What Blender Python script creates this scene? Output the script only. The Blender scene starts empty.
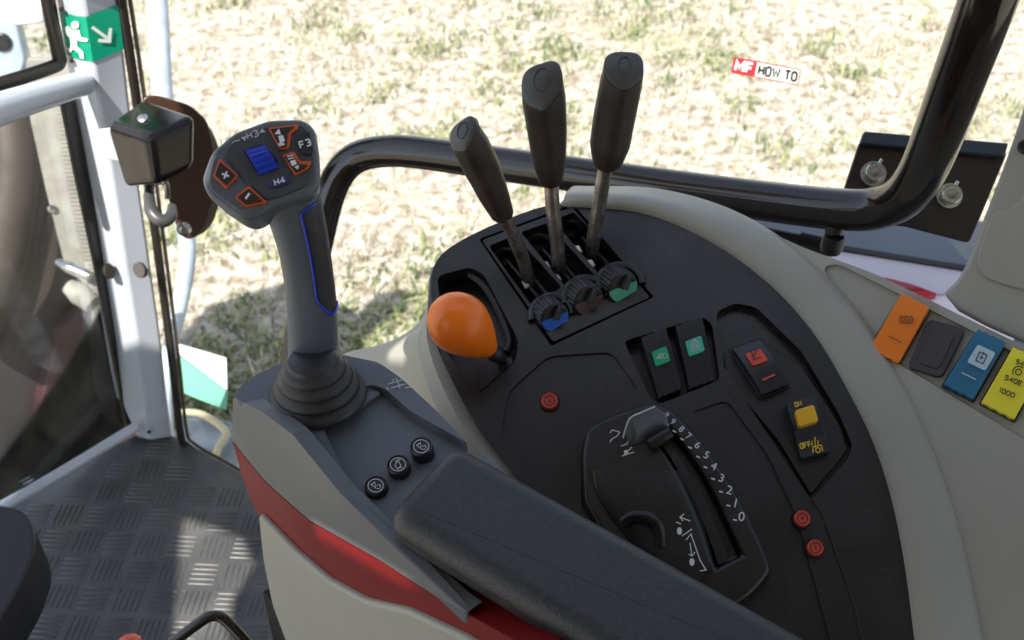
import bpy, bmesh, math, random
from mathutils import Vector, Matrix
from mathutils.geometry import tessellate_polygon
random.seed(7)
V = Vector
scene = bpy.context.scene
COL = scene.collection
R = math.radians

# ------------------------------------------------------------------ camera
F = 1000.0
CAM = V((0, 0, 1.2))
PITCH = R(40)
FW = V((0, math.cos(PITCH), -math.sin(PITCH)))
UP = V((0, math.sin(PITCH), math.cos(PITCH)))
RT = V((1, 0, 0))
cd = bpy.data.cameras.new('camera')
cam = bpy.data.objects.new('camera', cd)
COL.objects.link(cam)
cam.location = CAM
cam.rotation_euler = (math.pi/2 - PITCH, 0, 0)
cd.sensor_width = 36
cd.lens = F / 1024 * 36
cd.clip_start = 0.02
cd.clip_end = 1000
cd.dof.use_dof = True
cd.dof.focus_distance = 0.72
cd.dof.aperture_fstop = 11
scene.camera = cam

def ray(u, v):
    return FW + RT*((u-512)/F) + UP*((320-v)/F)
def at(u, v, d):
    """a point seen at (u, v), d metres along the view axis"""
    return CAM + ray(u, v)*d
class Pl:
    def __init__(s, p0, n):
        s.p0 = V(p0); s.n = V(n).normalized()
    def hit(s, u, v, h=0.0):
        r = ray(u, v)
        t = (s.p0 + s.n*h - CAM).dot(s.n) / r.dot(s.n)
        return CAM + r*t
    def axes(s, u, v, ang=0.0, h=0.0):
        """frame on the plane whose x runs along the picture direction ang (degrees, clockwise)"""
        o = s.hit(u, v, h)
        x = (s.hit(u+math.cos(R(ang)), v+math.sin(R(ang)), h)-o).normalized()
        y = s.n.cross(x).normalized()
        return o, x, y
    def mpp(s, u, v):
        return (s.hit(u, v)-CAM).dot(FW)/F

# ------------------------------------------------------------------ materials
def mat(name, base, rough=0.5, metal=0.0, spec=0.5, noise=None, bump=None, coat=0.0, speck=None):
    m = bpy.data.materials.new(name); m.use_nodes = True
    nt = m.node_tree; N = nt.nodes; L = nt.links
    b = N['Principled BSDF']
    b.inputs['Base Color'].default_value = (*base, 1)
    b.inputs['Roughness'].default_value = rough
    b.inputs['Metallic'].default_value = metal
    b.inputs['Specular IOR Level'].default_value = spec
    b.inputs['Coat Weight'].default_value = coat
    b.inputs['Coat Roughness'].default_value = 0.08
    tc = N.new('ShaderNodeTexCoord')
    if noise:      # (scale, second colour, low, high)
        sc, c2, lo, hi = noise
        n = N.new('ShaderNodeTexNoise'); n.inputs['Scale'].default_value = sc; n.inputs['Detail'].default_value = 6
        L.new(tc.outputs['Object'], n.inputs['Vector'])
        r = N.new('ShaderNodeMapRange'); r.inputs[1].default_value = lo; r.inputs[2].default_value = hi
        L.new(n.outputs['Fac'], r.inputs[0])
        mx = N.new('ShaderNodeMix'); mx.data_type = 'RGBA'
        mx.inputs[6].default_value = (*base, 1); mx.inputs[7].default_value = (*c2, 1)
        L.new(r.outputs[0], mx.inputs[0]); L.new(mx.outputs[2], b.inputs['Base Color'])
        # roughness follows the wear a little
        r2 = N.new('ShaderNodeMapRange'); r2.inputs[3].default_value = max(0.02, rough-0.07); r2.inputs[4].default_value = min(1, rough+0.10)
        r2.inputs[1].default_value = 0.35; r2.inputs[2].default_value = 0.65
        L.new(n.outputs['Fac'], r2.inputs[0]); L.new(r2.outputs[0], b.inputs['Roughness'])
    if bump:       # (scale, strength)
        n = N.new('ShaderNodeTexNoise'); n.inputs['Scale'].default_value = bump[0]; n.inputs['Detail'].default_value = 3
        L.new(tc.outputs['Object'], n.inputs['Vector'])
        bp = N.new('ShaderNodeBump'); bp.inputs['Strength'].default_value = bump[1]; bp.inputs['Distance'].default_value = 0.0006
        L.new(n.outputs['Fac'], bp.inputs['Height']); L.new(bp.outputs[0], b.inputs['Normal'])
    return m

M = {}
M['panel'] = mat('charcoal_plastic', (.0085,.0088,.0105), .34, spec=.55, noise=(22,(.0120,.0123,.0140),.4,.7), bump=(1500,.22))
M['panel2'] = mat('black_plastic', (.009,.009,.010), .40, noise=(30,(.014,.014,.015),.4,.7), bump=(1500,.18))
M['gloss'] = mat('gloss_black_paint', (.014,.009,.007), .14, spec=.6, coat=.1)
M['beige'] = mat('grey_beige_plastic', (.345,.34,.29), .5, spec=.4, noise=(9,(.315,.31,.268),.35,.7), bump=(1100,.25))
M['pod'] = mat('slate_plastic', (.100,.112,.130), .42, spec=.5, noise=(14,(.118,.128,.142),.35,.7), bump=(1400,.25))
M['podside'] = mat('grey_plastic', (.125,.132,.138), .45, noise=(10,(.11,.117,.122),.35,.7), bump=(1300,.2))
M['stripe'] = mat('dark_red_paint', (.18,.004,.006), .40, spec=.25, coat=.0, noise=(16,(.15,.004,.006),.35,.7))
M['maroon'] = mat('maroon_paint', (.10,.035,.035), .5, noise=(3,(.06,.03,.025),.3,.7))
M['rubber'] = mat('black_rubber', (.022,.022,.024), .5, bump=(900,.15), noise=(30,(.035,.034,.033),.45,.75))
M['leather'] = mat('grained_armrest', (.018,.0187,.022), .42, spec=.5, noise=(300,(.031,.0315,.034),.42,.7), bump=(800,.8))
M['grip'] = mat('brown_black_grip', (.030,.022,.018), .42, bump=(2200,.5), noise=(60,(.045,.033,.026),.4,.7))
M['gripcap'] = mat('grey_grip_cap', (.060,.060,.060), .38, bump=(1500,.1))
M['steel'] = mat('worn_steel', (.55,.52,.49), .32, metal=.9, noise=(60,(.18,.14,.11),.4,.65))
M['zinc'] = mat('zinc_steel', (.62,.62,.6), .25, metal=1.0, noise=(90,(.35,.34,.32),.45,.7))
M['pillar'] = mat('pale_blue_paint', (.54,.58,.64), .33, coat=.3, noise=(7,(.49,.53,.59),.4,.7))
M['seal'] = mat('window_seal', (.018,.013,.010), .45, bump=(600,.1))
M['orange'] = mat('orange_plastic', (1.0,.20,.006), .33, spec=.5, noise=(30,(.93,.18,.006),.45,.7), bump=(900,.06))
M['orange_sw'] = mat('orange_switch_plastic', (.82,.20,.012), .42, bump=(1500,.12))
M['blue_sw'] = mat('blue_switch_plastic', (.022,.15,.27), .40, bump=(1500,.12))
M['yellow_sw'] = mat('yellow_switch_plastic', (.82,.72,.04), .42, bump=(1500,.1))
M['yellow'] = mat('amber_yellow_plastic', (.72,.40,.008), .38)
M['blank'] = mat('blank_switch_plastic', (.045,.043,.048), .5, bump=(1500,.15))
M['blue'] = mat('blue_plastic', (.015,.045,.50), .3)
M['blueline'] = mat('blue_line', (.02,.05,.55), .4)
M['bluedk'] = mat('dark_blue_button', (.02,.03,.11), .4)
M['bluedial'] = mat('blue_dial_paint', (.02,.13,.62), .4)
M['greendial'] = mat('green_dial_paint', (.08,.42,.26), .4)
M['browndial'] = mat('brown_dial_paint', (.075,.032,.026), .4)
M['headgrey'] = mat('joystick_shell', (.085,.097,.113), .40, bump=(1500,.25), noise=(20,(.10,.112,.13),.4,.7))
M['headface'] = mat('joystick_face', (.045,.050,.057), .45, bump=(1600,.3))
M['colgrey'] = mat('joystick_column_plastic', (.085,.10,.125), .42, bump=(1500,.2), noise=(20,(.095,.11,.135),.4,.7))
M['pad'] = mat('joystick_rubber_pad', (.036,.038,.044), .55, bump=(900,.3))
M['rim'] = mat('orange_button_rim', (.62,.10,.02), .42)
M['btn'] = mat('brown_black_button', (.030,.016,.013), .42)
M['white'] = mat('white_print', (.72,.74,.76), .5)
M['lgrey'] = mat('pale_grey_print', (.5,.52,.54), .5)
M['redprint'] = mat('red_print', (.62,.07,.035), .5)
M['redbtn'] = mat('red_push_button', (.60,.07,.035), .42)
M['blackprint'] = mat('black_print', (.012,.012,.012), .5)
M['dkprint'] = mat('dark_brown_print', (.16,.03,.005), .5)
M['yprint'] = mat('yellow_print', (.75,.50,.02), .5)
M['greenic'] = mat('green_icon', (.01,.36,.17), .4)
M['tealic'] = mat('teal_icon', (.05,.45,.30), .4)
M['paleblue'] = mat('pale_blue_icon', (.42,.56,.62), .4)
M['signgreen'] = mat('green_sticker', (.0,.30,.17), .4)
M['signwhite'] = mat('white_sticker', (.8,.82,.8), .4)
M['plateshade'] = mat('fender_shade_grey_blue', (.16,.19,.23), .35, noise=(6,(.13,.155,.19),.4,.7), bump=(300,.1))  # shade on the fender, put into its colour
M['sunpink'] = mat('painted_sun_pink', (.72,.66,.74), .35)  # sunlight on the fender, put into the colour
M['latchcover'] = mat('smoked_latch_cover', (.012,.008,.006), .16, spec=.3, coat=.0, noise=(25,(.020,.014,.011),.4,.7))
M['latchplate'] = mat('brown_latch_plate', (.05,.024,.015), .3, spec=.6)
M['frost'] = mat('mirror_arm_paint', (.42,.50,.58), .4, noise=(30,(.34,.41,.48),.45,.65))
M['khaki'] = mat('dusty_panel', (.42,.40,.35), .6, noise=(18,(.28,.26,.22),.35,.7))
M['dark'] = mat('cavity_black', (.006,.006,.006), .8)
M['roof'] = mat('roof_shell', (.32,.30,.27), .6)
M['mat'] = mat('floor_mat_rubber', (.054,.055,.057), .40, spec=.55, noise=(9,(.10,.098,.093),.42,.75), bump=(500,.25))
M['cream'] = mat('cream_tube_paint', (.55,.50,.32), .45)
M['redglass'] = mat('red_lamp', (.45,.03,.05), .25)
M['blockwall'] = mat('block_wall_grey', (.22,.205,.18), .7)  # for the wall added to block light

def glass_mat(name, dirt=0.04, tint=(1,1,1), dirtcol=(.55,.5,.42), streak=None):
    m = bpy.data.materials.new(name); m.use_nodes = True
    nt = m.node_tree; N = nt.nodes; L = nt.links; N.clear()
    out = N.new('ShaderNodeOutputMaterial')
    tr = N.new('ShaderNodeBsdfTransparent'); tr.inputs[0].default_value = (*tint, 1)
    gl = N.new('ShaderNodeBsdfGlossy'); gl.inputs['Roughness'].default_value = 0.02
    fr = N.new('ShaderNodeFresnel'); fr.inputs[0].default_value = 1.3
    m1 = N.new('ShaderNodeMixShader')
    L.new(fr.outputs[0], m1.inputs[0]); L.new(tr.outputs[0], m1.inputs[1]); L.new(gl.outputs[0], m1.inputs[2])
    df = N.new('ShaderNodeBsdfDiffuse'); df.inputs[0].default_value = (*dirtcol, 1)
    tc = N.new('ShaderNodeTexCoord')
    n = N.new('ShaderNodeTexNoise'); n.inputs['Scale'].default_value = 9; n.inputs['Detail'].default_value = 8
    n.inputs['Distortion'].default_value = 1.5
    L.new(tc.outputs['Object'], n.inputs['Vector'])
    r = N.new('ShaderNodeMapRange'); r.inputs[1].default_value = .38; r.inputs[2].default_value = .75
    r.inputs[3].default_value = dirt*.4; r.inputs[4].default_value = dirt*2.2
    L.new(n.outputs['Fac'], r.inputs[0])
    vo = N.new('ShaderNodeTexVoronoi'); vo.inputs['Scale'].default_value = 70
    L.new(tc.outputs['Object'], vo.inputs['Vector'])
    r3 = N.new('ShaderNodeMapRange'); r3.inputs[1].default_value = .10; r3.inputs[2].default_value = .04
    r3.inputs[3].default_value = 0; r3.inputs[4].default_value = dirt*3
    L.new(vo.outputs['Distance'], r3.inputs[0])
    ad = N.new('ShaderNodeMath'); ad.operation = 'ADD'; ad.use_clamp = True
    L.new(r.outputs[0], ad.inputs[0]); L.new(r3.outputs[0], ad.inputs[1])
    m2 = N.new('ShaderNodeMixShader')
    L.new(ad.outputs[0], m2.inputs[0]); L.new(m1.outputs[0], m2.inputs[1]); L.new(df.outputs[0], m2.inputs[2])
    L.new(m2.outputs[0], out.inputs[0])
    return m
M['glass'] = glass_mat('clear_side_glass', .006)
M['dirtyglass'] = glass_mat('dusty_front_glass', .026, tint=(.93,.95,.95))

def dust(m, amount, scale=260, lo=.66, hi=.74, col=(.26,.24,.21)):
    # settled dust grains and faint smears in the surface colour
    N = m.node_tree.nodes; L = m.node_tree.links; b = N['Principled BSDF']
    tc = N.new('ShaderNodeTexCoord')
    n1 = N.new('ShaderNodeTexNoise'); n1.inputs['Scale'].default_value = scale; n1.inputs['Detail'].default_value = 2
    n2 = N.new('ShaderNodeTexNoise'); n2.inputs['Scale'].default_value = 11; n2.inputs['Detail'].default_value = 8; n2.inputs['Distortion'].default_value = 1.2
    for q in (n1, n2): L.new(tc.outputs['Object'], q.inputs['Vector'])
    r1 = N.new('ShaderNodeMapRange'); r1.inputs[1].default_value = lo; r1.inputs[2].default_value = hi; r1.inputs[4].default_value = amount
    r2 = N.new('ShaderNodeMapRange'); r2.inputs[1].default_value = .5; r2.inputs[2].default_value = .85; r2.inputs[4].default_value = amount*.35
    L.new(n1.outputs['Fac'], r1.inputs[0]); L.new(n2.outputs['Fac'], r2.inputs[0])
    ad = N.new('ShaderNodeMath'); ad.operation = 'ADD'; L.new(r1.outputs[0], ad.inputs[0]); L.new(r2.outputs[0], ad.inputs[1])
    mx = N.new('ShaderNodeMix'); mx.data_type = 'RGBA'; mx.inputs[7].default_value = (*col, 1)
    src = b.inputs['Base Color'].links
    if src: L.new(src[0].from_socket, mx.inputs[6])
    else: mx.inputs[6].default_value = b.inputs['Base Color'].default_value
    L.new(ad.outputs[0], mx.inputs[0]); L.new(mx.outputs[2], b.inputs['Base Color'])
for k_, a_ in (('panel', .08), ('panel2', .05), ('pod', .12), ('podside', .15), ('leather', .06), ('mat', .5), ('rubber', .15), ('gloss', .05), ('headface', .06), ('pad', .1), ('grip', .08), ('orange', .03)):
    dust(M[k_], a_)

# ------------------------------------------------------------------ object helpers
WORLD = {}
def wpos(o):
    return WORLD.get(o, V((0, 0, 0))) if o else V((0, 0, 0))
def tagged(o, label, cat, group=None):
    o['label'] = label; o['category'] = cat
    if group: o['group'] = group
    return o
def struct(o):
    o['kind'] = 'structure'; return o
def thing(name, label, cat, loc, group=None):
    o = bpy.data.objects.new(name, None); COL.objects.link(o)
    o.empty_display_size = .02
    o.location = loc; WORLD[o] = V(loc)
    return tagged(o, label, cat, group)
def link(name, me, m, parent, smooth=True):
    """link mesh me (world coordinates) as one object with its origin at its middle"""
    vs = me.vertices
    lo = V((1e9,)*3); hi = V((-1e9,)*3)
    for v in vs:
        for k in range(3):
            lo[k] = min(lo[k], v.co[k]); hi[k] = max(hi[k], v.co[k])
    c = (lo+hi)/2
    me.transform(Matrix.Translation(-c))
    o = bpy.data.objects.new(name, me); COL.objects.link(o)
    o.location = c - wpos(parent); WORLD[o] = c
    if parent: o.parent = parent
    ms = m if isinstance(m, (list, tuple)) else [m]
    for q in ms: me.materials.append(q)
    if smooth:
        me.polygons.foreach_set('use_smooth', [True]*len(me.polygons))
    return o
def from_bm(name, bm, m, parent=None, smooth=True, bevel=0, seg=3, ang=35, recalc=True):
    if recalc: bmesh.ops.recalc_face_normals(bm, faces=bm.faces)
    me = bpy.data.meshes.new(name); bm.to_mesh(me); bm.free()
    o = link(name, me, m, parent, smooth)
    if bevel: add_bevel(o, bevel, seg, ang)
    elif smooth: sharp(o, ang)
    return o
def sharp(o, ang=35):
    o.data.set_sharp_from_angle(angle=R(ang))
def add_bevel(o, w, seg=3, ang=35):
    b = o.modifiers.new('bevel', 'BEVEL'); b.width = w; b.segments = seg
    b.limit_method = 'ANGLE'; b.angle_limit = R(ang); b.harden_normals = True
    b.use_clamp_overlap = True
def rounded(pts, r, n=5):
    """round the corners of a pixel polygon"""
    if r <= 0: return [V(p) for p in pts]
    out = []; k = len(pts)
    for i in range(k):
        p = V(pts[i]); a = V(pts[i-1]); b = V(pts[(i+1) % k])
        da, db = (a-p), (b-p)
        ra = min(r, da.length*.48); rb = min(r, db.length*.48)
        s = p+da.normalized()*ra; e = p+db.normalized()*rb
        for j in range(n+1):
            t = j/n
            out.append(s*(1-t)**2 + p*2*t*(1-t) + e*t*t)
    return out
def smooth_poly(pts, n=4, closed=True):
    """Catmull-Rom through pixel or 3-D points"""
    P = [V(p) for p in pts]; k = len(P); out = []
    rng = range(k) if closed else range(k-1)
    for i in rng:
        if closed: p0, p1, p2, p3 = P[i-1], P[i], P[(i+1) % k], P[(i+2) % k]
        else:
            p1, p2 = P[i], P[i+1]
            p0 = P[i-1] if i else p1*2-p2
            p3 = P[i+2] if i+2 < k else p2*2-p1
        for j in range(n):
            t = j/n
            out.append(.5*((2*p1)+(p2-p0)*t+(2*p0-5*p1+4*p2-p3)*t*t+(3*p1-p0-3*p2+p3)*t**3))
    if not closed: out.append(P[-1])
    return out
def prism_bm(pl, pts, h0, h1, bm=None, draft=0.0):
    bm = bm or bmesh.new()
    top = [pl.hit(p[0], p[1], h1) for p in pts]
    if draft:
        c = sum(top, V((0,0,0)))/len(top)
        bot = [t - pl.n*(h1-h0) + (t-c).normalized()*draft for t in top]
    else: bot = [t - pl.n*(h1-h0) for t in top]
    a = [bm.verts.new(p) for p in top]; b = [bm.verts.new(p) for p in bot]
    k = len(a)
    bm.faces.new(a); bm.faces.new(b[::-1])
    for i in range(k):
        bm.faces.new((a[i], b[i], b[(i+1) % k], a[(i+1) % k]))
    return bm
def slab(name, pl, pts, h0, h1, m, parent=None, rnd=3, bevel=.0015, seg=3, draft=0.0, n=5, ang=35):
    return from_bm(name, prism_bm(pl, rounded(pts, rnd, n), h0, h1, draft=draft), m, parent, bevel=bevel, seg=seg, ang=ang)
def carve(o, cuts, bevel=.0015, seg=3):
    """cut prisms (pl, pixel polygon, depth h0, top h1, rounding) out of o, then bevel what is left"""
    tmp = []
    for pl, pts, h0, h1, rnd in cuts:
        bm = prism_bm(pl, rounded(pts, rnd), h0, h1)
        # the prism is measured on the plane itself, not on its raised top
        bm.free(); bm = bmesh.new()
        base = [pl.hit(p[0], p[1], 0) for p in rounded(pts, rnd)]
        a = [bm.verts.new(p+pl.n*h1) for p in base]; b = [bm.verts.new(p+pl.n*h0) for p in base]
        k = len(a); bm.faces.new(a); bm.faces.new(b[::-1])
        for i in range(k): bm.faces.new((a[i], b[i], b[(i+1) % k], a[(i+1) % k]))
        bmesh.ops.recalc_face_normals(bm, faces=bm.faces)
        me = bpy.data.meshes.new('cut'); bm.to_mesh(me); bm.free()
        c = bpy.data.objects.new('cut', me); COL.objects.link(c); tmp.append(c)
        md = o.modifiers.new('cut', 'BOOLEAN'); md.object = c; md.operation = 'DIFFERENCE'; md.solver = 'EXACT'
    dg = bpy.context.evaluated_depsgraph_get(); dg.update()
    # cutters are in world space
    me = bpy.data.meshes.new_from_object(o.evaluated_get(dg))
    o.modifiers.clear(); o.data = me
    for c in tmp:
        d = c.data; bpy.data.objects.remove(c); bpy.data.meshes.remove(d)
    me.polygons.foreach_set('use_smooth', [True]*len(me.polygons))
    if bevel: add_bevel(o, bevel, seg, 35)
    return o
def frames(pts):
    T = []
    for i in range(len(pts)):
        a = pts[max(0, i-1)]; b = pts[min(len(pts)-1, i+1)]
        T.append((b-a).normalized())
    u = T[0].orthogonal().normalized(); out = []
    for i, t in enumerate(T):
        if i: u = (u - t*u.dot(t)).normalized()
        out.append((t, u, t.cross(u)))
    return out
def tube_bm(pts, r, k=20, bm=None, cap=True):
    bm = bm or bmesh.new()
    rr = r if isinstance(r, (list, tuple)) else [r]*len(pts)
    rings = []
    for p, (t, u, w), q in zip(pts, frames(pts), rr):
        rings.append([bm.verts.new(p+(u*math.cos(2*math.pi*j/k)+w*math.sin(2*math.pi*j/k))*q) for j in range(k)])
    for a, b in zip(rings, rings[1:]):
        for j in range(k): bm.faces.new((a[j], a[(j+1) % k], b[(j+1) % k], b[j]))
    if cap: bm.faces.new(rings[0][::-1]); bm.faces.new(rings[-1])
    return bm
def tube(name, pts, r, m, parent=None, k=20, sub=6, ang=35):
    P = smooth_poly(pts, sub, False) if sub > 1 else [V(p) for p in pts]
    if isinstance(r, (list, tuple)):
        n = len(pts)-1; rr = []
        for i in range(len(P)):
            x = i/(len(P)-1)*n; a = min(int(x), n-1); f = x-a
            rr.append(r[a]*(1-f)+r[a+1]*f)
        r = rr
    return from_bm(name, tube_bm(P, r, k), m, parent, ang=ang)
def lathe_bm(o, ax, prof, k=40, bm=None, u=None):
    """prof: (radius, height along ax)"""
    bm = bm or bmesh.new(); ax = V(ax).normalized()
    u = (u or ax.orthogonal()).normalized(); w = ax.cross(u)
    rings = []
    for r, h in prof:
        if r < 1e-6: rings.append([bm.verts.new(o+ax*h)]); continue
        rings.append([bm.verts.new(o+ax*h+(u*math.cos(2*math.pi*j/k)+w*math.sin(2*math.pi*j/k))*r) for j in range(k)])
    for a, b in zip(rings, rings[1:]):
        if len(a) == 1 and len(b) == 1: continue
        for j in range(k):
            j2 = (j+1) % k
            if len(a) == 1: bm.faces.new((a[0], b[j2], b[j]))
            elif len(b) == 1: bm.faces.new((a[j], a[j2], b[0]))
            else: bm.faces.new((a[j], a[j2], b[j2], b[j]))
    for q in (rings[0], rings[-1]):
        if len(q) > 2: bm.faces.new(q)
    return bm
def lathe(name, o, ax, prof, m, parent=None, k=40, ang=35, bevel=0):
    return from_bm(name, lathe_bm(V(o), ax, prof, k), m, parent, ang=ang, bevel=bevel)
def loft(name, rows, m, parent=None, n=6, nr=5, thick=0, crease=40):
    """rows: 3-D polylines with the same number of points; smooth both ways"""
    rs = [smooth_poly(r, n, False) for r in rows]
    cols = [smooth_poly([r[i] for r in rs], nr, False) if nr > 1 else [r[i] for r in rs] for i in range(len(rs[0]))]
    bm = bmesh.new()
    g = [[bm.verts.new(p) for p in c] for c in cols]
    for a, b in zip(g, g[1:]):
        for j in range(len(a)-1): bm.faces.new((a[j], a[j+1], b[j+1], b[j]))
    o = from_bm(name, bm, m, parent, ang=crease)
    # face the camera side outwards
    c = o.data.polygons[len(o.data.polygons)//2]
    if c.normal.dot(CAM-(c.center+WORLD[o])) < 0: o.data.flip_normals()
    if thick:
        s = o.modifiers.new('solid', 'SOLIDIFY'); s.thickness = thick; s.offset = -1
    return o
def box(name, corners, m, parent=None, bevel=.003, seg=3):
    """eight 3-D corners: four on top, four below"""
    bm = bmesh.new(); v = [bm.verts.new(p) for p in corners]
    for f in ((0,1,2,3),(7,6,5,4),(0,4,5,1),(1,5,6,2),(2,6,7,3),(3,7,4,0)): bm.faces.new([v[i] for i in f])
    return from_bm(name, bm, m, parent, bevel=bevel, seg=seg)
def abox(name, x0, x1, y0, y1, z0, z1, m, parent=None, bevel=.003):
    return box(name, [V(p) for p in ((x0,y0,z1),(x1,y0,z1),(x1,y1,z1),(x0,y1,z1),(x0,y0,z0),(x1,y0,z0),(x1,y1,z0),(x0,y1,z0))], m, parent, bevel)

def text(name, s, pl, u, v, size, m, parent, ang=0, h=.0004, bold=0.0, sx=1.0, shear=0):
    """writing printed on a plane; size = capital height in pixels"""
    c = bpy.data.curves.new('t', 'FONT'); c.body = s; c.size = 1; c.align_x = 'CENTER'; c.align_y = 'CENTER'
    c.offset = bold; c.resolution_u = 3; c.shear = shear
    t = bpy.data.objects.new('t', c); COL.objects.link(t)
    dg = bpy.context.evaluated_depsgraph_get(); dg.update()
    me = bpy.data.meshes.new_from_object(t.evaluated_get(dg))
    bpy.data.objects.remove(t); bpy.data.curves.remove(c)
    o, x, y = pl.axes(u, v, ang, h)
    k = size*pl.mpp(u, v)/.7
    ys = [q.co.y for q in me.vertices]; my = (max(ys)+min(ys))/2
    for q in me.vertices:
        q.co = o + x*(q.co.x*k*sx) + y*((q.co.y-my)*k)
    if (me.polygons[0].normal.dot(pl.n)) < 0: me.flip_normals()
    me.materials.clear()
    return link(name, me, m, parent, False)
def marks(name, pl, lines, w, m, parent, h=.0004, polys=(), ):
    """printed strokes (pixel polylines, width in pixels) and filled polygons"""
    bm = bmesh.new()
    for li, ln in enumerate(lines):
        P = [V(p) for p in ln]; L = []; Rr = []
        closed = len(P) > 2 and (P[0]-P[-1]).length < 1e-6
        hh = h+.00005*(li % 9+1)
        for i, p in enumerate(P):
            pa = P[i-1] if i else (P[-2] if closed else None)
            pb = P[i+1] if i+1 < len(P) else (P[1] if closed else None)
            d1 = (p-pa).normalized() if pa is not None else None
            d2 = (pb-p).normalized() if pb is not None else None
            if d1 is None: d1 = d2
            if d2 is None: d2 = d1
            n1 = V((-d1.y, d1.x)); n2 = V((-d2.y, d2.x)); nn = n1+n2
            if nn.length < .3: nn = n1
            nn.normalize(); nn *= min(1.8, 1/max(.3, nn.dot(n1)))*w/2
            L.append(bm.verts.new(pl.hit(*(p+nn), hh))); Rr.append(bm.verts.new(pl.hit(*(p-nn), hh)))
        for i in range(len(P)-1):
            bm.faces.new((L[i], L[i+1], Rr[i+1], Rr[i]))
    for pg in polys:
        bm.faces.new([bm.verts.new(pl.hit(p[0], p[1], h)) for p in pg])
    for f in bm.faces:
        f.normal_update()
        if f.normal.dot(pl.n) < 0: f.normal_flip()
    return from_bm(name, bm, m, parent, smooth=False, recalc=False)
GLY = {  # block lettering, 4 wide by 6 high
 '0': [[(0,1),(1,0),(3,0),(4,1),(4,5),(3,6),(1,6),(0,5),(0,1)]], '1': [[(1,1),(2.4,0),(2.4,6)]], 'O': [[(0,1),(1,0),(3,0),(4,1),(4,5),(3,6),(1,6),(0,5),(0,1)]],
 '2': [[(0,1),(1,0),(3,0),(4,1),(4,2.2),(0,6),(4,6)]], '3': [[(0,0),(3,0),(4,1),(4,2),(3,3),(1.4,3)],[(3,3),(4,4),(4,5),(3,6),(0,6)]], '4': [[(3,6),(3,0),(0,4),(4.4,4)]],
 '5': [[(4,0),(.4,0),(.2,2.6),(3,2.4),(4,3.4),(4,5),(3,6),(0,6)]], 'E': [[(4,0),(0,0),(0,6),(4,6)],[(0,3),(3.4,3)]], 'F': [[(4,0),(0,0),(0,6)],[(0,3),(3.4,3)]],
 'H': [[(0,0),(0,6)],[(4,0),(4,6)],[(0,3),(4,3)]], 'M': [[(0,6),(0,0),(2.5,4),(5,0),(5,6)]], 'N': [[(0,6),(0,0),(4,6),(4,0)]],
 'T': [[(0,0),(4.4,0)],[(2.2,0),(2.2,6)]], 'W': [[(0,0),(1.2,6),(2.7,1),(4.2,6),(5.4,0)]], ' ': []}
def block(name, s_, pl, u, v, size, m, parent, ang=0, w=.22, sx=1.0, h=.0003):
    adv = {' ': 3, 'W': 7.4, 'M': 7.0, '1': 4.6}
    tot = sum(adv.get(ch, 6) for ch in s_)-2; x = -tot/2; k = size/6; L = []
    for ch in s_:
        for st in GLY[ch]: L.append(xf([((x+px)*sx, py-3) for px, py in st], u, v, ang, k))
        x += adv.get(ch, 6)
    return marks(name, pl, L, size*w, m, parent, h=h)
def circ(u, v, r, n=20, sq=1.0, a0=0, a1=360):
    return [(u+r*math.cos(R(a0+(a1-a0)*i/n)), v+sq*r*math.sin(R(a0+(a1-a0)*i/n))) for i in range(n+1)]
def xf(pts, u, v, ang=0, s=1.0):
    """small icon coordinates (x right, y down) to pixels"""
    c, d = math.cos(R(ang)), math.sin(R(ang))
    return [(u+s*(x*c-y*d), v+s*(x*d+y*c)) for x, y in pts]

# ------------------------------------------------------------------ world, sun
SUN = V((-.30, -.52, .90)).normalized()       # towards the sun
SUN_EL = math.asin(SUN.z)
world = bpy.data.worlds.new('World'); scene.world = world; world.use_nodes = True
nt = world.node_tree
sky = nt.nodes.new('ShaderNodeTexSky'); sky.sky_type = 'NISHITA'; sky.sun_disc = False
sky.sun_elevation = SUN_EL
sky.sun_rotation = math.atan2(SUN.x, SUN.y)
sky.altitude = 100; sky.dust_density = 1.5
hs = nt.nodes.new('ShaderNodeHueSaturation'); hs.inputs['Saturation'].default_value = .60
nt.links.new(sky.outputs[0], hs.inputs['Color'])
nt.links.new(hs.outputs[0], nt.nodes['Background'].inputs[0])
nt.nodes['Background'].inputs[1].default_value = 0.12
sl = bpy.data.lights.new('sun', 'SUN'); sl.energy = 3.7; sl.angle = R(.5); sl.color = (1, .95, .87)
so = bpy.data.objects.new('sun', sl); COL.objects.link(so)
so.rotation_euler = SUN.to_track_quat('Z', 'Y').to_euler()
so.location = (0, 0, 5)
scene.view_settings.view_transform = 'Standard'
scene.view_settings.look = 'None'
scene.view_settings.exposure = 1.3
scene.view_settings.gamma = 1
scene.render.engine = 'CYCLES'
scene.cycles.max_bounces = 8
scene.cycles.transparent_max_bounces = 12
scene.cycles.use_denoising = True

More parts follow.
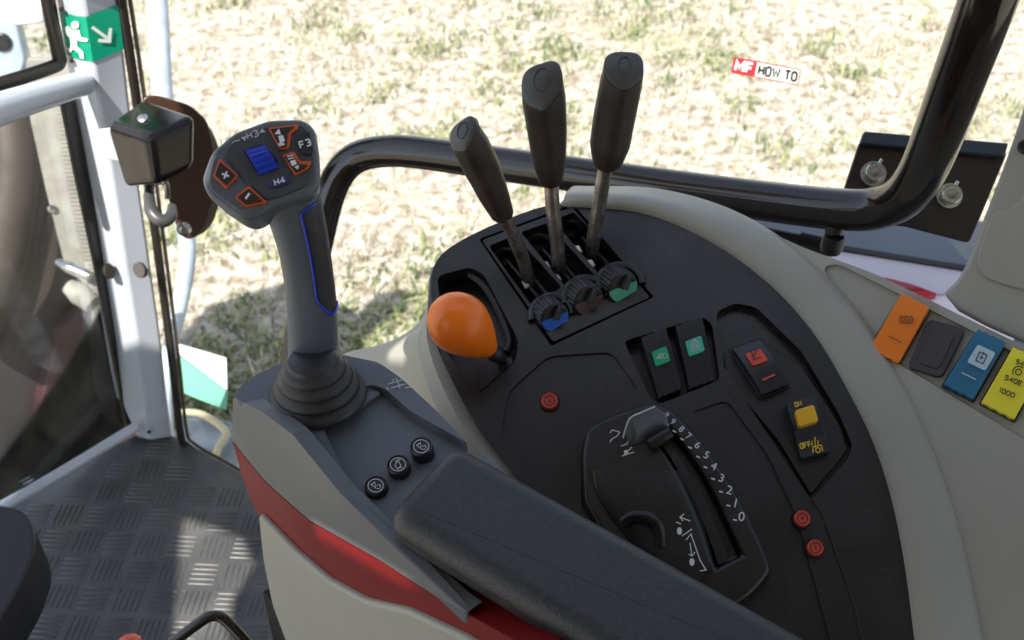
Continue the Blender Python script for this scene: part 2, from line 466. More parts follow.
# ================================================================== FIELD
GZ = -1.1
def field():
    m = bpy.data.materials.new('stubble_field_soil'); m.use_nodes = True
    N = m.node_tree.nodes; L = m.node_tree.links; b = N['Principled BSDF']
    b.inputs['Roughness'].default_value = .9
    tc = N.new('ShaderNodeTexCoord')
    def nz(s, d=6):
        n = N.new('ShaderNodeTexNoise'); n.inputs['Scale'].default_value = s; n.inputs['Detail'].default_value = d
        L.new(tc.outputs['Object'], n.inputs['Vector']); return n
    n1 = nz(17, 12); n2 = nz(1.1); n3 = nz(60, 3)
    r1 = N.new('ShaderNodeValToRGB')
    r1.color_ramp.elements[0].position = .33; r1.color_ramp.elements[0].color = (.17,.135,.09,1)
    r1.color_ramp.elements[1].position = .62; r1.color_ramp.elements[1].color = (.50,.465,.39,1)
    L.new(n1.outputs['Fac'], r1.inputs[0])
    r2 = N.new('ShaderNodeMapRange'); r2.inputs[1].default_value = .53; r2.inputs[2].default_value = .70; r2.inputs[4].default_value = .5
    L.new(n2.outputs['Fac'], r2.inputs[0])
    mx = N.new('ShaderNodeMix'); mx.data_type = 'RGBA'; mx.inputs[7].default_value = (.20,.24,.08,1)
    L.new(r2.outputs[0], mx.inputs[0]); L.new(r1.outputs[0], mx.inputs[6])
    mx2 = N.new('ShaderNodeMix'); mx2.data_type = 'RGBA'; mx2.blend_type = 'MULTIPLY'; mx2.inputs[0].default_value = .5
    L.new(mx.outputs[2], mx2.inputs[6]); L.new(n3.outputs['Fac'], mx2.inputs[7])
    sc = N.new('ShaderNodeMix'); sc.data_type = 'RGBA'; sc.blend_type = 'ADD'; sc.inputs[0].default_value = .25
    L.new(mx2.outputs[2], sc.inputs[6]); L.new(mx.outputs[2], sc.inputs[7]); L.new(sc.outputs[2], b.inputs['Base Color'])
    bp = N.new('ShaderNodeBump'); bp.inputs['Distance'].default_value = .008; bp.inputs['Strength'].default_value = .7
    L.new(n1.outputs['Fac'], bp.inputs['Height']); L.new(bp.outputs[0], b.inputs['Normal'])
    bm = bmesh.new()
    S = 250
    vs = [bm.verts.new((x, y, GZ)) for x, y in ((-S,-S),(S,-S),(S,S),(-S,S))]
    bm.faces.new(vs)
    o = from_bm('field_ground', bm, m, None, smooth=False)
    return struct(o)
field()
def blades(name, mats, spots, label_kind):
    bm = bmesh.new()
    for (x, y, n, spread, h, wdt, lean) in spots:
        for _ in range(n):
            px = x+random.gauss(0, spread); py = y+random.gauss(0, spread)
            a = random.uniform(0, 2*math.pi); hh = h*random.uniform(.5, 1.2)
            l = lean*random.uniform(.3, 1.3)
            d = V((math.cos(a), math.sin(a), 0)); s = V((-d.y, d.x, 0))*wdt*random.uniform(.6, 1.3)
            p0 = V((px, py, GZ)); p1 = p0+d*hh*l*.35+V((0,0,hh*.6)); p2 = p0+d*hh*l+V((0,0,hh*max(.15, 1-l*.4)))
            a0 = bm.verts.new(p0-s); a1 = bm.verts.new(p0+s); b0 = bm.verts.new(p1-s*.8); b1 = bm.verts.new(p1+s*.8); c = bm.verts.new(p2)
            k = random.randrange(len(mats))
            f = bm.faces.new((a0, a1, b1, b0)); f.material_index = k
            f = bm.faces.new((b0, b1, c)); f.material_index = k
    me = bpy.data.meshes.new(name); bm.to_mesh(me); bm.free()
    o = link(name, me, mats, None, False)
    o['kind'] = 'stuff'; o['label'] = label_kind
    return o
def leafmat(n, c, tr=.3):
    m = mat(n, c, .7, spec=.2)
    b = m.node_tree.nodes['Principled BSDF']; return m
rs = random.Random(3)
spots = []
for _ in range(14000):
    x = rs.uniform(-4.5, 6.5); y = rs.uniform(1.3, 9)
    spots.append((x, y, rs.randint(4, 10), .035, rs.uniform(.025, .065), .0024, 1.5))
for _ in range(430):
    x = rs.uniform(-4.5, 6.5); y = rs.uniform(1.3, 9)
    spots.append((x, y, rs.randint(25, 60), .05, rs.uniform(.05, .09), .0022, 1.0))
blades('dry_grass', [leafmat('straw_pale', (.70,.665,.57)), leafmat('straw_gold', (.56,.505,.39)), leafmat('straw_brown', (.30,.25,.165))], spots, 'dry pale straw and cut stubble covering the field')
spots = []
for _ in range(1500):
    x = rs.uniform(-4.5, 6.5); y = rs.uniform(1.3, 9)
    if math.sin(x*1.7+1)*math.cos(y*1.3)+rs.uniform(-1.1, 1.1) < .0: continue
    spots.append((x, y, rs.randint(15, 45), .06, rs.uniform(.04, .08), .005, 1.2))
for _ in range(85):      # the green patches just outside the window
    x = rs.gauss(-1.0, .45); y = rs.gauss(2.3, .2)
    spots.append((x, y, rs.randint(20, 45), .06, rs.uniform(.03, .07), .005, 1.3))
for _ in range(30):
    x = rs.gauss(-.15, .22); y = rs.gauss(2.75, .12)
    spots.append((x, y, rs.randint(20, 40), .05, rs.uniform(.03, .07), .005, 1.3))
blades('green_weeds', [leafmat('weed_green', (.20,.235,.09)), leafmat('weed_light', (.33,.35,.17)), leafmat('weed_dark', (.07,.12,.035))], spots, 'low green weeds growing in patches through the dry field')

# ================================================================== CAB FLOOR
def cab_floor():
    pl = Pl((0,0,0), (0,0,1))
    pts = [pl.hit(-60, 533), pl.hit(135, 436), pl.hit(172, 436), pl.hit(243, 474)]
    y3 = pts[3]
    poly = [pts[0], pts[1], pts[2], pts[3], V((.55, .95, 0)), V((1.0, .80, 0)), V((1.0, -1.0, 0)), V((-.95, -1.0, 0))]
    bm = bmesh.new()
    a = [bm.verts.new(p) for p in poly]; b = [bm.verts.new(p-V((0,0,.06))) for p in poly]
    bm.faces.new(a); bm.faces.new(b[::-1])
    for i in range(len(a)): bm.faces.new((a[i], b[i], b[(i+1) % len(a)], a[(i+1) % len(a)]))
    o0 = from_bm('cab_floor', bm, M['mat'], None, smooth=False)
    # raised tread: blocks of five short ribs, turned from block to block
    bm = bmesh.new()
    org = pl.hit(150, 470); ang = R(-3)
    ex = V((math.cos(ang), math.sin(ang), 0)); ey = V((-ex.y, ex.x, 0))
    P = .0475
    def inside(p):
        c = False; n = len(poly)
        for i in range(n):
            p1, p2 = poly[i], poly[(i+1) % n]
            if (p1.y > p.y) != (p2.y > p.y) and p.x < (p2.x-p1.x)*(p.y-p1.y)/(p2.y-p1.y)+p1.x: c = not c
        return c
    for i in range(-8, 16):
        for j in range(-18, 9):
            c = org+ex*(i*P)+ey*(j*P)
            if not inside(c+ex*.02+ey*.02) or not inside(c-ex*.02+ey*.02) or not inside(c-ey*.02): continue
            a1, a2 = (ex, ey) if (i+j) % 2 else (ey, ex)
            for k in range(5):
                q = c+a2*((k-2)*.0083)
                hl, hw, hh = .0195, .0019, .0016
                ring = []
                for t in range(12):
                    th = 2*math.pi*t/12
                    ring.append((a1*(math.copysign(hl-hw, math.cos(th))+hw*math.cos(th))+a2*hw*math.sin(th)))
                lo = [bm.verts.new(q+r_*1.0) for r_ in ring]
                hi = [bm.verts.new(q+a1*(r_.dot(a1)*.96)+a2*(r_.dot(a2)*.45)+V((0,0,hh))) for r_ in ring]
                for t in range(12): bm.faces.new((lo[t], lo[(t+1) % 12], hi[(t+1) % 12], hi[t]))
                bm.faces.new(hi)
    o = from_bm('tread_ribs', bm, M['mat'], o0, ang=60)
    return struct(o0)
cab_floor()

# ================================================================== CAB FRAME
def sect_sweep(name, path, sections, m, parent=None, bevel=.003):
    """path of 3-D rings given directly"""
    bm = bmesh.new(); rings = [[bm.verts.new(p) for p in s] for s in sections]
    k = len(rings[0])
    for a, b in zip(rings, rings[1:]):
        for j in range(k): bm.faces.new((a[j], a[(j+1) % k], b[(j+1) % k], b[j]))
    bm.faces.new(rings[0][::-1]); bm.faces.new(rings[-1])
    return from_bm(name, bm, m, parent, bevel=bevel)
def cab_pillar():
    t = thing('cab_pillar', 'pale blue painted steel pillar with a green escape sign wrapped round it', 'cab pillar', at(152, 438, 1.63))
    def ring(l, c, r, v, d):
        A = at(l, v+2, d+.02); B = at(c, v, d-.012); C = at(r, v, d+.012)
        return [A, B, C, at(r-10, v, d+.07), at(l+12, v, d+.07)]
    S = [ring(48, 76, 112, -45, 1.14), ring(56, 83, 118, 0, 1.2), ring(86, 112, 139, 180, 1.35), ring(111, 136, 161, 335, 1.51), ring(121, 146, 168, 400, 1.58)]
    S.append([at(137, 437, 1.625), at(150, 441, 1.62), at(173, 437, 1.632), at(165, 434, 1.70), at(145, 434, 1.70)])
    sect_sweep('post', None, S, M['pillar'], t, .005)
    # the sticker folds round the crease
    RA, RB = ring(56, 83, 118, 0, 1.2), ring(86, 112, 139, 180, 1.35)
    def vof(p):
        q = p-CAM; return 320-F*q.dot(UP)/q.dot(FW)
    def uof(p):
        q = p-CAM; return 512+F*q.dot(RT)/q.dot(FW)
    def P(u, v, side):
        lo, hi = -.2, 1.2
        for _ in range(40):
            f = (lo+hi)/2
            A_, B_, C_ = [RA[i]*(1-f)+RB[i]*f for i in range(3)]
            X, Y = (A_, B_) if side == 0 else (B_, C_)
            k = max(0, min(1, (u-uof(X))/(uof(Y)-uof(X))))
            p = X*(1-k)+Y*k
            if vof(p) > v: hi = f
            else: lo = f
        return p+(CAM-p).normalized()*.0016
    for nm, mt, polys in (('sign_field', M['signgreen'], [([(57,11),(70,14),(79,16),(87,15)],0,[(63,55),(75,60),(84,61),(95,60)])]),):
        bm = bmesh.new()
        top = [(59,10),(66,13),(76,16),(85.5,17),(86,17),(98,12),(118,5)]
        bot = [(66.5,54),(72,57),(81,60),(92.5,62),(93,62),(106,57),(125,49)]
        sd = [0,0,0,0,1,1,1]
        a = [bm.verts.new(P(u, v, s)) for (u, v), s in zip(top, sd)]
        b = [bm.verts.new(P(u, v, s)) for (u, v), s in zip(bot, sd)]
        for i in range(6): bm.faces.new((a[i], a[i+1], b[i+1], b[i]))
        s = from_bm('escape_sign', bm, mt, t, smooth=False)
        if s.data.polygons[0].normal.y > 0: s.data.flip_normals()
    lp = Pl(P(70, 35, 0)+V((0,-.0012,0)), (P(72, 14, 0)-P(72, 58, 0)).cross(P(60, 36, 0)-P(84, 36, 0)))
    if lp.n.y > 0: lp.n = -lp.n
    man = [circ(75, 25, 4, 14)[:-1],
           [(68,26),(72,30),(79,30),(81,37),(88,39),(87,42),(79,41),(77,38),(77,46),(83,52),(84,59),(80,58),(79,53),(73,49),(70,53),(65,49),(67,47),(70,49),(71,44),(70,37),(68,36),(65,32),(64,28)]]
    marks('running_figure', lp, [], 1, M['signwhite'], s, polys=man, h=.0006)
    rp = Pl(P(98, 35, 1)+V((0,-.0012,0)), (P(98, 14, 1)-P(98, 56, 1)).cross(P(88, 36, 1)-P(110, 36, 1)))
    if rp.n.y > 0: rp.n = -rp.n
    marks('arrow', rp, [[(92,27),(107,38)]], 3.2, M['signwhite'], s, polys=[[(109,28),(112,28),(111,43),(98,42),(98,39),(107,39)]], h=.0009)
    for (u, v, r) in ((61,9,2.2),(71.5,61,2.2),(119,247,2.6),(121,259,2.6),(147,421,1.9),(149,432,1.9)):
        f = min(1, v/440); d = 1.2+.15*v/180 if v < 400 else 1.6
        if v > 150 and v < 300: d = 1.35+.16*(v-180)/155-.006
        lathe('rivet', at(u, v, d+.004), -ray(u, v), [(0,.006),(r*d/F*.6,.0058),(r*d/F,.004),(r*d/F,-.006)], M['dark'], t, 16)
    for (u, v, rx, ry, d) in ((110,271,5,8,1.425),(139,270,6,8,1.415)):
        pl = Pl(at(u, v, d), -ray(u, v)+V((.35 if u < 120 else -.3, 0, 0)))
        slab('plug', pl, [(u+rx*math.cos(a*math.pi/8)+1.5*math.sin(a*math.pi/8), v+ry*math.sin(a*math.pi/8)) for a in range(16)], -.012, .0016, M['seal'], t, 0, .0008)
    # corner foot
    return t
PILLAR = cab_pillar()

def tubeset():
    t = tube('cab_crossbar', [at(-70, 137, .98), at(0, 109, 1.1), at(50, 93, 1.19), at(84, 83, 1.25)], [.018, .0175, .0165, .015], M['pillar'], None, k=28)
    tagged(t, 'thick pale blue painted crossbar running from the pillar off the left edge', 'crossbar')
    # rods low on the left
    t = tube('floor_rod', [at(-60, 540, 1.42), at(40, 485, 1.5), at(136, 427, 1.6)], .0085, M['pillar'], None, k=20)
    tagged(t, 'thin pale painted rod sloping down to the floor mat under the front window', 'rod')
tubeset()

WF = Pl(at(60, 250, 1.45), V((.78, -.62, .10)))       # front window plane (its inner side faces the cab)
def front_window():
    # plane through the pillar edge line and a point to the left
    a = at(112, 335, 1.53); b = at(56, 0, 1.22); c = at(0, 515, 1.46)
    n = (b-a).cross(c-a).normalized()
    if n.dot(CAM-a) < 0: n = -n
    pl = Pl(a, n)
    t = thing('lower_front_window', 'dusty lower front window pane framed by a black seal and the crossbar above', 'window', a)
    out = [(-60,122),(66,95),(75,130),(96,230),(118,350),(133,432),(60,470),(-60,530)]
    slab('pane', pl, [(-60,122),(66,95),(75,130),(96,230),(118,350),(133,432),(60,470),(-60,530)], -.004, 0, M['dirtyglass'], t, 2, 0)
    # seal band down the pillar side
    band = [(62,97),(75,97),(88,170),(106,250),(124,340),(141,430),(130,438),(112,345),(94,255),(77,175)]
    slab('seal', pl, band, .002, .010, M['seal'], t, 2, .002)
    # dotted frit strip
    fr = [(58,106),(68,102),(79,175),(95,255),(104,300),(97,298),(85,250),(70,180)]
    bm = bmesh.new()
    for i in range(46):
        f = i/46
        u0 = 58+(96-58)*f+ (6*math.sin(f*3.1)*-1); u1 = u0+9; v = 106+192*f
        for j in range(6):
            r = .0012*(1-.08*j)
            c0 = pl.hit(u1-j*1.9+(i % 2)*.9, v, .0012)
            x = pl.n.orthogonal().normalized(); y = pl.n.cross(x)
            bm.faces.new([bm.verts.new(c0+x*r*math.cos(k*math.pi/3)+y*r*math.sin(k*math.pi/3)) for k in range(6)])
    for f in bm.faces:
        f.normal_update()
        if f.normal.dot(pl.n) < 0: f.normal_flip()
    from_bm('dotted_border', bm, M['seal'], t, smooth=False, recalc=False)
    # upper window
    t2 = thing('upper_front_window', 'small corner of the upper front window with a thick black seal', 'window', pl.hit(40, 60))
    slab('pane', pl, [(-80,-60),(38,-60),(46,0),(58,62),(0,84),(-80,112)], -.004, 0, M['dirtyglass'], t2, 2, 0)
    bm = bmesh.new()
    pts = [V((-80,106)),V((0,84)),V((50,68)),V((59,62)),V((58,52)),V((48,0)),V((40,-60))]
    P = [pl.hit(p[0], p[1], .006) for p in smooth_poly(pts, 5, False)]
    tube_o = from_bm('seal', tube_bm(P, .0085, 12), M['seal'], t2)
    # what stands outside in front: engine cover, dusty panel, clamp
    t3 = thing('engine_cover', 'dark maroon engine cover seen through the dusty lower front window', 'engine cover', at(20, 400, 2.3))
    hp = Pl(at(20, 300, 2.2), V((.65,-.7,.35)))
    slab('side_panel', hp, [(-160,60),(60,70),(120,200),(150,470),(-160,560)], -.4, 0, M['dark_hood'], t3, 8, .03)
    slab('lower_panel', hp, [(60,330),(100,290),(140,400),(150,480),(40,480),(40,400)], .002, .06, M['maroon'], t3, 12, .02)
    for i, (u0, u1, w) in enumerate(((2, -30, .05),(22, 0, .03),(36, 12, .02))):
        tube('hose', [hp.hit(u0+8, 90, .1), hp.hit(u0+14, 170, .12), hp.hit(u0, 260, .13), hp.hit(u1, 350, .1)], w, M['hosebrown'], t3, k=14)
    p4 = thing('exhaust_shield', 'tall dusty beige shield standing just outside the lower front window', 'exhaust shield', at(60, 280, 1.9))
    sp = Pl(at(60, 180, 1.95), V((.3,-.9,.2)))
    slab('shield_plate', sp, [(26,60),(75,60),(80,150),(102,280),(98,300),(64,262),(46,190),(30,118)], -.03, 0, M['khaki'], p4, 4, .008)
    lathe('bolt', sp.hit(52, 208), sp.n, [(.008,-.002),(.008,.006),(0,.008)], M['zinc'], p4, 14)
    c = thing('hose_clamp', 'shiny metal hose clamp with pale fitting below the beige shield', 'hose clamp', at(75, 285, 1.85))
    tube('clamp_screw', [at(58, 262, 1.84), at(70, 268, 1.83), at(90, 276, 1.83)], [.007,.012,.009], M['zinc'], c, k=14)
    tube('fitting', [at(68, 286, 1.86), at(80, 294, 1.86), at(93, 304, 1.86)], [.014,.022,.018], M['khaki'], c, k=16)
    tube('strap', [at(90, 262, 1.87), at(96, 300, 1.87), at(100, 345, 1.87)], .011, M['khaki'], c, k=8)
    # lamp seen through the upper pane
    l = thing('work_lamp', 'pale work lamp outside the upper front window', 'work lamp', at(10, 70, 1.9))
    wp = Pl(at(10, 50, 1.95), V((.2,-.9,.3)))
    slab('lamp_body', wp, [(-30,18),(16,22),(26,60),(18,84),(-30,96)], -.05, 0, M['frost'], l, 8, .01)
    slab('mount', wp, [(-30,-60),(35,-60),(44,22),(20,26),(-30,20)], -.08, -.01, M['signwhite'], l, 4, .01)
    lathe('lens', wp.hit(2, 42), wp.n, [(.018,-.002),(.018,.004),(.013,.006),(.012,.001),(0,.002)], M['panel'], l, 24)
M['dark_hood'] = mat('dark_engine_cover', (.045,.038,.040), .45, noise=(4,(.09,.065,.05),.35,.7))
M['hosebrown'] = mat('dusty_brown_hose', (.075,.058,.045), .6, noise=(8,(.045,.036,.03),.35,.65))
front_window()

# side window: seal and clear glass
def side_window():
    t = thing('side_window', 'large clear side window with a black seal looking onto the dry field', 'window', at(240, 472, 1.62))
    L = [at(98,-110,1.12), at(121,0,1.215), at(148,180,1.37), at(172,360,1.55), at(180,432,1.61), at(188,447,1.63), at(215,463,1.645), at(250,482,1.66), at(300,505,1.68)]
    P = smooth_poly(L, 8, False)
    from_bm('seal', tube_bm(P, .0062, 12), M['seal'], t)
    P2 = [p+V((.009,.006,.002)) for p in P]
    from_bm('trim', tube_bm(P2, .0028, 10), M['trimgold'], t)
    a, b = at(121,0,1.225), at(250,482,1.68)
    c = V((1.25, a.y-.02, a.z))
    n = (b-a).cross(c-a).normalized()
    if n.y > 0: n = -n
    pl = Pl(a, n)
    global SIDE
    SIDE = pl
    poly = [(98,-110),(121,0),(148,180),(172,360),(180,432),(188,447),(215,463),(250,482),(300,505),(760,560),(1060,330),(1300,-110)]
    bm = bmesh.new(); bm.faces.new([bm.verts.new(pl.hit(u, v)) for u, v in poly])
    g = from_bm('pane', bm, M['glass'], t, smooth=False)
    s = g.modifiers.new('solid', 'SOLIDIFY'); s.thickness = .004; s.offset = 0
    return t
M['trimgold'] = mat('brown_seal_lip', (.10,.075,.045), .35)
side_window()

def sticker():
    # printed label on the inside of the side glass
    pl = Pl(SIDE.p0+SIDE.n*.003, SIDE.n)
    t = thing('window_sticker', 'small printed sticker reading MF HOW TO stuck on the side window', 'sticker', pl.hit(765, 72))
    A = 10.5
    def q(x, y): return xf([(x, y)], 766, 71, 10.5)[0]
    marks('white_ground', pl, [], 1, M['signwhite'], t, polys=[[q(-10,-8), q(34,-8), q(34,8), q(-10,8)]], h=.0002)
    marks('red_block', pl, [], 1, M['stickred'], t, polys=[[q(-34,-8), q(-10.5,-8), q(-10.5,8), q(-34,8)]], h=.0002)
    marks('border', pl, [[q(-33,-7.6), q(33.6,-7.6), q(33.6,7.6), q(-33.6,7.6), q(-33,-7.6)]], .9, M['stickred'], t, h=.0005)
    u, v = q(-22.2, 0)
    block('writing', 'MF', pl, u, v, 9.5, M['signwhite'], t, A, .30, .95, .0008)
    u, v = q(12, 0)
    block('writing', 'HOW TO', pl, u, v, 8.6, M['blackprint'], t, A, .22, .82, .0008)
M['stickred'] = mat('sticker_red', (.55,.035,.05), .45)
sticker()

# ================================================================== WINDOW LATCH
def latch():
    t = thing('window_latch', 'smoky brown window latch with a hook bolted on the pale blue pillar', 'window latch', at(160, 180, 1.2))
    bp = Pl(at(185, 170, 1.20), V((.35,-.85,.35)))
    slab('backplate', bp, [(142,97),(156,95),(190,105),(207,120),(213,142),(216,190),(207,222),(196,238),(186,240),(178,232),(166,190),(150,170)], -.008, 0, M['latchplate'], t, 7, .002)
    sp2 = Pl(at(205, 170, 1.22), V((.35,-.85,.35)))
    slab('rear_plate', sp2, [(170,104),(196,112),(212,130),(220,150),(221,198),(214,222),(204,234),(190,238)], -.008, 0, M['khakibrown'], t, 7, .002)
    c = [at(104,124,1.12), at(149,137,1.06), at(198,115,1.10), at(145,96,1.17), at(124,190,1.14), at(156,187,1.08), at(196,168,1.12), at(165,160,1.18)]
    box('cover', c, M['latchcover'], t, .011, 6)
    lathe('pivot_stud', at(143, 119, 1.108), V((0,-.3,1)), [(.006,-.001),(.006,.002),(.004,.003),(0,.0032)], M['zinc'], t, 18)
    slab('bracket', Pl(at(107, 145, 1.17), V((.2,-.95,.2))), [(97,130),(112,128),(124,140),(124,162),(101,158)], -.004, 0, M['pillar'], t, 2, .001)
    tube('hook', [at(150,183,1.15), at(149,198,1.14), at(152,212,1.13), at(162,221,1.13), at(171,216,1.14), at(172,206,1.15)], [.005,.006,.0075,.0075,.007,.005], M['gripcap'], t, k=14)
    tube('catch', [at(157,182,1.13), at(166,183,1.13), at(168,198,1.14)], .0035, M['steel'], t, k=8)
    lathe('bolt', at(184, 229, 1.185), bp.n, [(.0085,-.004),(.0085,.002),(.005,.003),(.004,.006),(0,.006)], M['zinc'], t, 18)
M['khakibrown'] = mat('tan_latch_plate', (.17,.145,.10), .4)
latch()

# ================================================================== OUTSIDE BITS
def outside():
    t = tube('mirror_arm', [at(146,-90,2.1), at(157,0,2.1), at(163,100,2.12), at(176,190,2.15), at(186,235,2.15), at(187,262,2.15), at(181,300,2.15), at(170,350,2.15), at(166,400,2.15), at(168,470,2.2)],
             [.022,.022,.022,.019,.018,.018,.017,.016,.015,.015], M['frost'], None, k=20)
    tagged(t, 'bent pale blue-grey tube standing outside the side window by the latch', 'mirror arm')
    p = Pl(at(203, 376, 1.85), V((.1,-.75,.6)))
    b = thing('white_green_plate', 'small white and green plate outside the side window above the floor', 'marker plate', at(203, 400, 1.85))
    slab('white_face', p, [(178,344),(226,358),(227,390),(202,371),(179,354)], -.006, 0, M['signwhite'], b, 1, .001)  # upper piece white, lower piece green
    slab('green_face', p, [(178,355),(202,372),(227,391),(226,410),(190,396),(182,392)], -.006, 0, M['mint'], b, 1, .001)
    s = thing('access_step', 'pale step plate with a cream tube rim outside at the window bottom corner', 'step', at(210, 440, 1.9))
    sp = Pl(at(210, 440, 1.9), V((0,-.3,1)))
    slab('plate', sp, [(178,414),(200,412),(236,424),(238,480),(180,480)], -.02, 0, M['stepgrey'], s, 3, .004)
    tube('rim', [sp.hit(176,412,.02), sp.hit(200,414,.02), sp.hit(218,424,.02), sp.hit(226,434,.02), sp.hit(218,448,.02), sp.hit(212,470,.02)], .007, M['cream'], s, k=12)
    # rear fender beyond the glass on the right
    f = thing('rear_fender', 'rear fender top with painted grey-blue shade and a painted sunlit strip outside the window under the black handrail', 'fender', at(880, 250, 1.6))
    fp = Pl(at(850, 240, 1.55), V((-.05,-.2,1)))
    slab('fender_skin', fp, smooth_poly([(560,176),(640,189),(720,206),(800,214),(1010,222),(1090,300),(1000,420),(830,300),(740,262),(640,232)], 3), -.03, 0, M['plateshade'], f, 0, .01)
    slab('sunlit_strip', fp, [(826,244),(980,272),(1040,300),(1000,360),(905,300),(840,275)], .004, .016, M['sunpink'], f, 5, .004)  # sunlit part of the fender, painted as a pale pink strip
    slab('dark_line', fp, [(750,226),(800,238),(985,268),(985,273),(830,248),(750,232)], .002, .020, M['panel2'], f, 1, .001)
    slab('red_strip', fp, [(884,277),(912,284),(938,294),(926,298),(900,288)], .016, .026, M['redglass'], f, 2, .002)
    r = thing('window_stay', 'thin black stay rod lying between the console ridge and the handrail', 'stay rod', at(800, 245, 1.05))
    tube('rod', [at(728,223,1.02), at(790,236,1.0), at(840,246,.98)], .0045, M['panel2'], r, k=10)
    tube('sleeve', [at(800,238,.995), at(842,248,.98)], .0065, M['dark'], r, k=12, sub=1)
M['mint'] = mat('mint_green_plate', (.14,.42,.30), .35)
M['stepgrey'] = mat('galvanised_step', (.34,.40,.45), .4, noise=(20,(.2,.24,.27),.4,.6))
outside()

# ================================================================== HANDRAIL
def handrail():
    t = thing('handrail', 'gloss black bent tube handrail running behind the three levers', 'handrail', at(860, 215, .93))
    P = [(1012,-70,.65),(988,0,.685),(962,70,.735),(938,135,.79),(922,172,.83),(906,194,.865),(884,206,.895),(850,210,.92),(780,203,.965),(700,192,1.01),(600,178,1.06),(500,164,1.115),(430,154,1.16),(390,151,1.18),(360,156,1.2),(342,170,1.21),(331,192,1.22),(322,225,1.235),(306,300,1.27),(293,370,1.3),(282,450,1.34)]
    tube('rail', [at(*p) for p in P], [.0195]*9+[.019]*12, M['gloss'], t, k=32, sub=6)
    tube('foot_stub', [at(834,214,.93), at(834,236,.93)], .0085, M['gloss'], t, k=16, sub=1)
    lathe('foot_nut', at(833,242,.93), V((0,0,1)), [(.0095,-.010),(.0105,-.006),(.0105,.004),(.009,.007),(0,.007)], M['panel2'], t, 12)
    b = thing('rail_bracket', 'dark gloss mounting plate behind the upright of the handrail', 'bracket', at(910, 190, .96))
    bp = Pl(at(915, 190, .965), V((-.15,-.72,.65)))
    slab('plate', bp, [(833,222),(860,140),(1008,152),(970,243),(905,226)], -.006, 0, M['bracketpaint'], b, 5, .0015)
    slab('upper_flange', bp, [(864,131),(1009,143),(1005,156),(860,143)], .001, .012, M['flange'], b, 3, .002)
    for (u, v) in ((873,174),(949,196)):
        o = thing('bolt', ('left' if u < 900 else 'right')+' silver socket bolt with washer on the dark bracket plate', 'bolt', bp.hit(u, v, .001), 'bolts on the bracket plate')
        c = bp.hit(u, v, .001); k = bp.mpp(u, v)
        lathe('washer', c, bp.n, [(12.5*k,0),(12.5*k,.0022),(0,.0022)], M['zinc'], o, 32)
        bm = lathe_bm(c, bp.n, [(9*k,.0024),(9.2*k,.0105),(8.4*k,.0115),(5*k,.0115)], 36)
        bmesh.ops.delete(bm, geom=[f for f in bm.faces if len(f.verts) > 4], context='FACES_ONLY')
        from_bm('head', bm, M['zinc'], o)
        lathe('hex_socket', c, bp.n, [(5*k,.0114),(4.6*k,.007),(0,.0065)], M['steel'], o, 6)
        tube('lock_tab', [bp.hit(u+5,v-9,.002), bp.hit(u+9,v-15,.004)], .0016, M['zinc'], o, k=8, sub=1)
M['bracketpaint'] = mat('dark_brown_gloss', (.014,.009,.008), .28, coat=.25)
M['flange'] = mat('flange_paint', (.03,.04,.055), .3)
handrail()

